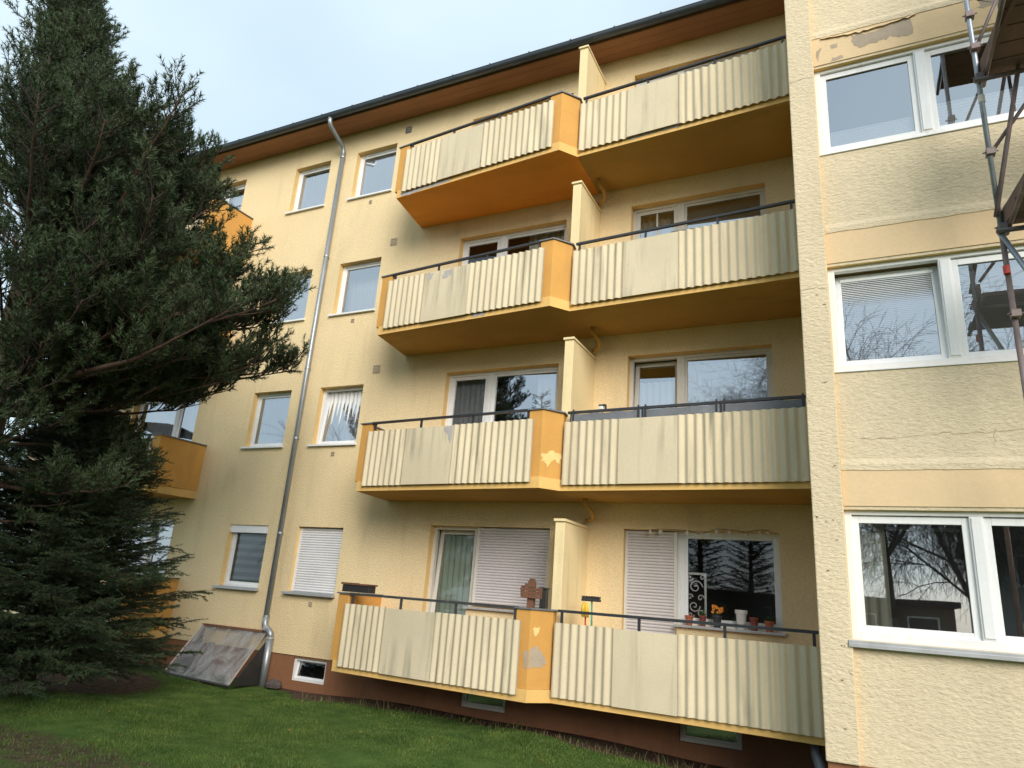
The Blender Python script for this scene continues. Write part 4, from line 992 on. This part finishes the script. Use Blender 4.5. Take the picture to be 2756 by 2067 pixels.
b = MB(); b.add([(-9.72, -.03, -.02), (-9.70, -.03, .82), (-9.66, -.80, .02), (-9.70, -.03, -.02), (-9.68, -.03, .82), (-9.64, -.80, .02)], [(0, 1, 2), (5, 4, 3), (0, 2, 5, 3), (1, 4, 5, 2), (0, 3, 4, 1)]); b.build('side_panel', m_black, cv)
b = MB(); b.add([(-11.42, -.03, -.02), (-11.40, -.03, .82), (-11.36, -.72, .02)], [(0, 1, 2)]); b.add([(-11.40, -.03, -.02), (-11.38, -.03, .82), (-11.34, -.72, .02)], [(2, 1, 0)]); b.build('side_panel', m_black, cv)
b = MB(); b.box(-10.95, -10.78, -.30, -.27, 0, .60); b.build('post', m_al, cv)

# ------------------------------------------------------------------ things on the balconies
def onl(s, o, z): return (*pt(LA, LB, s, o), z)
fbx = node('flower_box', onl(.25, -.06, 1.695)); tag(fbx, 'long dark brown empty flower box on the ground floor parapet', 'flower box')
b = MB(); b.strip(LA, LB, -.02, .54, -.17, -.01, 1.69, 1.80); b.build('trough', m_black, fbx, bevel=.01)
b = MB(); b.strip(LA, LB, -.04, .17, -.185, .005, 1.80, 1.83); b.strip(LA, LB, .18, .56, -.185, .005, 1.797, 1.822); b.build('rim', m_wood, fbx)
wo = node('wooden_ornament', onl(3.36, -.08, 1.677)); tag(wo, 'rough brown wooden plank cross standing on the parapet corner', 'ornament')
def wbox(nm, s0, s1, o0, o1, z0, z1, m=m_wood): b = MB(); b.strip(LA, LB, s0, s1, o0, o1, z0, z1); b.build(nm, m, wo, bevel=.006)
wbox('upright', 3.33, 3.42, -.13, -.05, 1.678, 2.02); wbox('peak', 3.345, 3.405, -.125, -.055, 2.021, 2.055)
for i, (z0, dw) in enumerate(((1.80, 0), (1.845, .02), (1.892, .03))): wbox('board', 3.245-dw*.3, 3.50+dw*.4, -.048-.004*i, -.018, z0, z0+.043)
wbox('top_board', 3.30, 3.45, -.048, -.014, 1.937, 1.985); wbox('side_block', 3.225, 3.25, -.12, -.05, 1.80, 1.96); wbox('side_block', 3.50, 3.525, -.12, -.05, 1.80, 1.94)
bx2 = node('crate', onl(3.52, -.35, 1.677)); tag(bx2, 'small black box behind the wooden ornament', 'box')
b = MB(); b.box(-3.96, -3.86, -1.10, -1.02, 1.677, 1.93); b.build('body', m_black, bx2, bevel=.008); b = MB(); b.box(-3.97, -3.85, -1.11, -1.01, 1.931, 1.95); b.build('lid', m_black, bx2)
# broom against the partition
br = node('broom', (-3.28, -.9, .70)); tag(br, 'upturned broom leaning on the partition of the ground floor balcony', 'broom')
b = MB(); b.tube([(-3.26, -.86, .70), (-3.275, -.9, 1.82)], .013, 8); b.build('handle', m_green, br, smooth=True)
b = MB(); b.box(-3.42, -3.15, -.93, -.87, 1.815, 1.845); b.build('head', m_black, br, bevel=.01)
b = MB(); r = random.Random(2)
for i in range(120):
    x = -3.41+.25*r.random(); y = -.925+.05*r.random(); b.tube([(x, y, 1.845), (x+r.uniform(-.015, .015), y+r.uniform(-.01, .01), 1.875+r.uniform(0, .012))], .004, 3)
tag(b.build('bristles', m_black, br), kind='stuff')
dm = node('duster', (-3.37, -.9, .70)); tag(dm, 'yellow cloth duster on a red stick beside the broom', 'duster')
b = MB(); b.tube([(-3.34, -.86, .70), (-3.36, -.9, 1.66)], .012, 8); b.build('stick', m_red, dm, smooth=True)
b = MB(); r = random.Random(3)
for i in range(44):
    a = r.random()*6.28; rr = .05*r.random()**.5; z0 = 1.80-.02*r.random(); b.tube([(-3.37+rr*.5*math.cos(a), -.9+rr*.5*math.sin(a), z0), (-3.37+rr*math.cos(a), -.9+rr*math.sin(a), 1.72), (-3.365+rr*1.1*math.cos(a), -.9+rr*1.1*math.sin(a), 1.60+.04*r.random())], .008, 4)
b.build('strands', m_yellow, dm, smooth=True)
# pots on the window sill of the right ground floor balcony
def pot(x, y, z, r_, h, mat, name, label, plant=None, cat='pot'):
    p = node(name, (x, y, z)); tag(p, label, cat, 'pots on the ground floor window sill')
    b = MB(); b.lathe([(r_*.68, 0), (r_*.9, h*.78), (r_*.9, h*.80), (r_*1.06, h*.80), (r_*1.06, h), (r_*.92, h), (r_*.88, h*.85)], (x, y, z), 16); b.build('body', mat, p, smooth=False)
    b = MB(); b.lathe([(r_*.86, h*.84), (r_*.5, h*.88)], (x, y, z), 12); b.build('soil', m_stone, p)
    rr = random.Random(int(x*1000))
    if plant == 'flower':
        b = MB()
        for i in range(16):
            a = rr.random()*6.28; e = .4+.8*rr.random(); L = .07+.06*rr.random(); c = (x+math.cos(a)*math.cos(e)*L, y+math.sin(a)*math.cos(e)*L*.6, z+h+math.sin(e)*L)
            for j in range(5):
                t_ = j*1.2566; b.add([c, (c[0]+.022*math.cos(t_), c[1]-.006, c[2]+.022*math.sin(t_)), (c[0]+.022*math.cos(t_+.9), c[1]-.010, c[2]+.022*math.sin(t_+.9))], [(0, 1, 2)])
        b.build('blossoms', m_flower, p)
    if plant in ('leaf', 'flower', 'tall'):
        b = MB(); n_ = 26 if plant != 'tall' else 60
        for i in range(n_):
            a = rr.random()*6.28; e = R(35)+R(45)*rr.random(); L = (.06+.07*rr.random())*(1 if plant != 'tall' else 3.2); wd = .011 if plant != 'tall' else .016
            d = (math.cos(a)*math.cos(e), math.sin(a)*math.cos(e)*.6, math.sin(e)); p0 = (x, y, z+h*.85); p1 = tuple(p0[q]+d[q]*L*.6 for q in range(3)); p2 = (p0[0]+d[0]*L*1.2, p0[1]+d[1]*L*1.2, p0[2]+d[2]*L*.85)
            nx_, ny_ = -math.sin(a)*wd, math.cos(a)*wd
            b.add([p0, (p1[0]+nx_, p1[1]+ny_, p1[2]), p2, (p1[0]-nx_, p1[1]-ny_, p1[2])], [(0, 1, 2, 3)])
        b.build('leaves', m_leaf, p)
zs_ = 1.600
pot(-2.16, -.02, zs_, .060, .13, m_terra, 'flower_pot', 'terracotta pot at the left end of the ground floor sill')
pot(-1.985, .04, zs_, .050, .14, m_clay, 'flower_pot', 'small dark red pot standing between the terracotta pot and the orange flowers', 'leaf')
pot(-1.785, .0, zs_, .065, .16, m_pot_dark, 'flower_pot', 'dark pot with orange flowers on the ground floor sill', 'flower')
pot(-1.47, .01, zs_, .078, .25, m_white_pot, 'flower_pot', 'tall white patterned pot on the ground floor sill')
pot(-1.30, -.02, zs_, .058, .17, m_clay, 'flower_pot', 'brownish red pot right of the white pot')
pot(-1.11, -.02, zs_, .062, .135, m_terra, 'flower_pot', 'terracotta pot with green sprigs at the right end of the sill', 'leaf')
for i, (x, s_) in enumerate(((-1.95, .30), (-1.62, .36), (-1.25, .30))):
    pot(x, .62, 1.30, .10, .2, m_pot_dark, 'houseplant', ['leafy houseplant behind the glass above the orange flowers', 'tall leafy houseplant behind the glass above the white pot', 'leafy houseplant behind the glass near the right frame'][i], 'tall', 'plant')
pl_ = node('plant_stand', (-1.6, .62, .72)); tag(pl_, 'dark shelf inside the ground floor window carrying houseplants', 'shelf')
b = MB(); b.box(-2.2, -1.05, .48, .78, 1.27, 1.298); b.build('top', m_wood, pl_)
for x in (-2.15, -1.1):
    for y in (.5, .74): b = MB(); b.box(x-.02, x+.02, y-.02, y+.02, .62, 1.27); b.build('leg', m_wood, pl_)
# pierced white ornament behind the glass
op = node('scroll_panel', (-2.11, .23, 1.66)); tag(op, 'white pierced scrollwork panel behind the ground floor glass', 'ornament')
b = MB(); b.ring(-2.27, -1.965, 1.66, 2.32, .03, .225, .235); b.build('border', m_frame_d, op)
b = MB()
for (cx, cz_, r0_, tr_, dr) in ((-2.12, 2.12, .10, 1.6, 1), (-2.14, 1.86, .085, 1.5, -1), (-2.05, 1.97, .05, 1.2, 1), (-2.20, 2.24, .045, 1.2, -1), (-2.05, 1.76, .055, 1.3, 1), (-2.19, 1.74, .05, 1.2, -1), (-2.02, 2.25, .045, 1.2, 1), (-2.2, 1.98, .045, 1.3, 1)):
    pts = [(cx+r0_*(1-t/26)*math.cos(dr*t/26*tr_*6.28), .23, cz_+r0_*(1-t/26)*math.sin(dr*t/26*tr_*6.28)) for t in range(24)]
    b.tube(pts, .009, 5)
b.build('scrolls', m_frame_d, op)
# string of globe lights along the window head
sl = node('string_lights', (-1.85, -.05, 2.87)); tag(sl, 'string of small frosted globes hung along the ground floor window head', 'string lights')
gp = [(-2.712, 2.846), (-2.561, 2.861), (-2.176, 2.853), (-1.977, 2.803), (-1.759, 2.881), (-1.589, 2.875), (-1.369, 2.849), (-1.182, 2.886), (-1.071, 2.878)]
b = MB(); b.tube([(x, -.05, z+.035) for x, z in gp], .004, 5); b.build('cable', m_black, sl)
src = None
for x, z in gp:
    if src is None:
        b = MB(); b.lathe([(.002, -.03), (.018, -.025), (.029, -.008), (.030, .006), (.022, .022), (.010, .030), (.010, .045)], (0, 0, 0), 12); src = b.build('globe', m_globe, None, smooth=True); setpar(src, sl); src.location = (x, -.05, z)
    else: sharecopy(src, 'globe', sl, (x, -.05, z))
# clothes airer on the third storey
ca = node('clothes_airer', (*pt(RA, RB, 1.8, -.35), .68+2*H)); tag(ca, 'white wire clothes airer showing over the third-storey panels', 'clothes airer')
b = MB(); A_ = lambda s, o, z: (*pt(RA, RB, s, o), z+2*H)
for o in (-.18, -.25, -.32, -.39, -.46): b.tube([A_(1.55, o, 1.60), A_(2.0, o, 1.58)], .006, 5)
b.tube([A_(1.53, -.14, 1.60), A_(1.55, -.12, 1.62), A_(2.0, -.12, 1.60), A_(2.03, -.16, 1.58), A_(2.03, -.5, 1.58), A_(1.53, -.5, 1.60), A_(1.53, -.14, 1.60)], .009, 6); b.build('rack', m_white, ca, smooth=True)
for s0, s1 in ((1.58, 1.95), (1.95, 1.58)): b = MB(); b.tube([A_(s0, -.3, 1.59), A_(s1, -.3, .685)], .01, 6); b.build('leg', m_white, ca, smooth=True)
# tarpaulin tied under the second-storey rail
tp_ = node('privacy_tarp', (*pt(RA, RB, 1.7, -.02), 1.45+H)); tag(tp_, 'grey tarpaulin strip tied below the black rail of the second-storey right balcony', 'tarpaulin')
for i, (s0, s1) in enumerate(((.12, 1.16), (1.20, 2.22), (2.26, 3.27))):
    b = MB(); n = 26; vv = []; r = random.Random(i)
    for j in range(n+1):
        s = s0+(s1-s0)*j/n
        for z, a in ((1.46, 1.), (1.56, .8), (1.640, .2)): vv.append((*pt(RA, RB, s, .004+.008*a*math.sin(s*9+i)+r.uniform(-.002, .002)), z+H-.015*abs(math.sin((s-s0)/(s1-s0)*3.14*3))*(1 if z > 1.6 else 0)))
    b.add(vv, [(3*j+q_, 3*j+3+q_, 3*j+4+q_, 3*j+1+q_) for j in range(n) for q_ in range(2)]); b.build('sheet', m_fabric, tp_, smooth=True)
    for s in (s0+.03, s1-.03): b = MB(); b.strip(RA, RB, s-.012, s+.012, .004, .016, 1.48+H, 1.70+H); b.build('strap', m_black, tp_)
cl = node('rail_clamp', (*pt(RA, RB, .6, -.02), 1.683+H)); tag(cl, 'small black and white clamp on the second-storey right rail', 'clamp')
b = MB(); b.strip(RA, RB, .54, .60, -.05, .0, 1.684+H, 1.73+H); b.strip(RA, RB, .56, .585, -.04, -.01, 1.64+H, 1.684+H); b.build('jaw', m_white, cl, bevel=.006)
b = MB(); b.strip(RA, RB, .53, .64, -.045, .0, 1.731+H, 1.755+H); b.strip(RA, RB, .62, .645, -.04, -.005, 1.69+H, 1.731+H); b.build('lever', m_black, cl, bevel=.006)
# garden swing with a dark cover on the far balcony
ps = node('swing_seat', (-15.35, -.95, .68+H)); tag(ps, 'dark covered garden swing on the second-storey balcony of the far stack', 'swing seat')
b = MB(); vv = []
prof_ = [(-16.0, 2.32), (-15.9, 2.44), (-15.6, 2.50), (-15.2, 2.46), (-14.8, 2.38), (-14.6, 2.30)]
for x, z in prof_: vv += [(x, -1.15, z+H-.02*math.sin(x*9)), (x, -.7, z+H+.08), (x, -.3, z+H)]
b.add(vv, [(3*j+q_, 3*j+3+q_, 3*j+4+q_, 3*j+1+q_) for j in range(5) for q_ in range(2)]); vv = []
for x, z in prof_: vv += [(x, -1.15, z+H-.02*math.sin(x*9)), (x, -1.17, z+H-.16-.03*math.sin(x*14))]
b.add(vv, [(2*j, 2*j+1, 2*j+3, 2*j+2) for j in range(5)]); b.build('canopy', m_black, ps)
for x in (-15.95, -14.65):
    for y in (-1.1, -.35): b = MB(); b.tube([(x, y, .682+H), (x, y, 2.34+H)], .02, 6); b.build('post', m_black, ps)
b = MB(); b.box(-15.9, -14.7, -.9, -.4, 1.1+H, 1.18+H); b.build('seat', m_black, ps, bevel=.02); b = MB(); b.box(-15.9, -14.7, -.42, -.36, 1.18+H, 2.1+H); b.build('backrest', m_fabric, ps, bevel=.02)
# stone by the downspout
rk = MB(); r = random.Random(5); vv = []
for i in range(5):
    for j in range(9):
        a = j*2*math.pi/9; e = -.4+1.9*i/4; q_ = .5+.5*math.cos(e); rr = (.16+.02*r.random())*math.cos(max(-1, min(1.5, e))) ; vv.append((-9.33+rr*math.cos(a)*1.0, -.16+rr*.65*math.sin(a), .03+.10*math.sin(e)+r.uniform(-.008, .008)))
rk.add(vv, [(i*9+j, i*9+(j+1) % 9, (i+1)*9+(j+1) % 9, (i+1)*9+j) for i in range(4) for j in range(9)]+[tuple(range(36, 45)), tuple(range(9))[::-1]])
tag(rk.build('stone', m_stone), 'dark stone lying at the foot of the downspout', 'stone')

# ------------------------------------------------------------------ grass, stalks, leaves
def blades(name, n, xr, yr, h, wd, mat, cond, seed, lean=.5, label=None, cat=None):
    rg = np.random.default_rng(seed); x = rg.uniform(*xr, n); y = rg.uniform(*yr, n)
    keep = cond(x, y, rg); x = x[keep]; y = y[keep]; n = len(x); z = gz(x, y)-.005
    a = rg.random(n)*2*np.pi; L = h*(.5+.9*rg.random(n))*(.75+.5*np.sin(x*2.1)*np.sin(y*2.7+x)); ln = lean*rg.random(n)*L; b = rg.random(n)*2*np.pi
    w_ = wd*(.7+.6*rg.random(n)); v = np.empty((n, 5, 3))
    dx, dy = np.cos(a)*w_/2, np.sin(a)*w_/2; lx, ly = np.cos(b)*ln, np.sin(b)*ln
    v[:, 0] = np.stack([x-dx, y-dy, z], 1); v[:, 1] = np.stack([x+dx, y+dy, z], 1)
    v[:, 2] = np.stack([x-dx*.8+lx*.35, y-dy*.8+ly*.35, z+L*.6], 1); v[:, 3] = np.stack([x+dx*.8+lx*.35, y+dy*.8+ly*.35, z+L*.6], 1)
    v[:, 4] = np.stack([x+lx, y+ly, z+L], 1)
    f = np.array([(0, 1, 3), (0, 3, 2), (2, 3, 4)])[None]+(np.arange(n)*5)[:, None, None]
    o = npmesh(name, v.reshape(-1, 3), f.reshape(-1, 3), mat); tag(o, label, cat, kind='stuff'); return o
def view(x, y):      # part of the garden the photograph looks at, with a margin
    q = x/(y+10.2); return (q > -1.95) & (q < .25)
def lawnc(x, y, rg): return view(x, y) & (soil(x, y)+rg.normal(0, .22, len(x)) < .55)
blades('lawn_grass', 360000, (-17, -1.0), (-6.6, -.3), .033, .007, m_grass, lawnc, 1, .7, 'short mown green lawn in front of the building', 'grass')
blades('soil_grass', 14000, (-14, -1.0), (-6.6, -.3), .05, .006, m_grass, lambda x, y, rg: view(x, y) & (soil(x, y) > .4) & (rg.random(len(x)) < .35), 2, .9, 'sparse grass growing through the bare soil', 'grass')
blades('dry_weeds', 5200, (-8.2, -1.2), (-1.9, -.35), .14, .005, m_dry, lambda x, y, rg: (soil(x, y) > .35) & (soil(x, y) < .95) & (rg.random(len(x)) < .5), 3, 1.1, 'dry pale stalks along the edge of the lawn', 'weeds')
blades('leafy_weeds', 900, (-8., -1.), (-1.6, -.3), .10, .022, m_grass, lambda x, y, rg: (soil(x, y) > .5) & (np.sin(x*5)*np.sin(y*7+x*2) > .45), 6, 1.2, 'small green weeds under the balconies', 'weeds')
def leaves(n, seed):
    rg = np.random.default_rng(seed); x = rg.uniform(-13, -1.2, n); y = rg.uniform(-6.4, -.7, n); k = view(x, y); x = x[k]; y = y[k]; n = len(x); z = gz(x, y)+np.where(soil(x, y) > .5, .012, .045)
    a = rg.random(n)*6.28; s = .017*(.6+.8*rg.random(n)); v = np.empty((n, 4, 3))
    for j, (u, q_) in enumerate(((-1, 0), (0, -.6), (1, 0), (0, .6))):
        v[:, j] = np.stack([x+s*(u*np.cos(a)-q_*np.sin(a)), y+s*(u*np.sin(a)+q_*np.cos(a)), z+s*.4*rg.normal(size=n)], 1)
    f = np.array([(0, 1, 2), (0, 2, 3)])[None]+(np.arange(n)*4)[:, None, None]
    tag(npmesh('fallen_leaves', v.reshape(-1, 3), f.reshape(-1, 3), m_leaves), 'scattered brown leaves on the lawn and soil', 'leaves', kind='stuff')
leaves(150, 4)
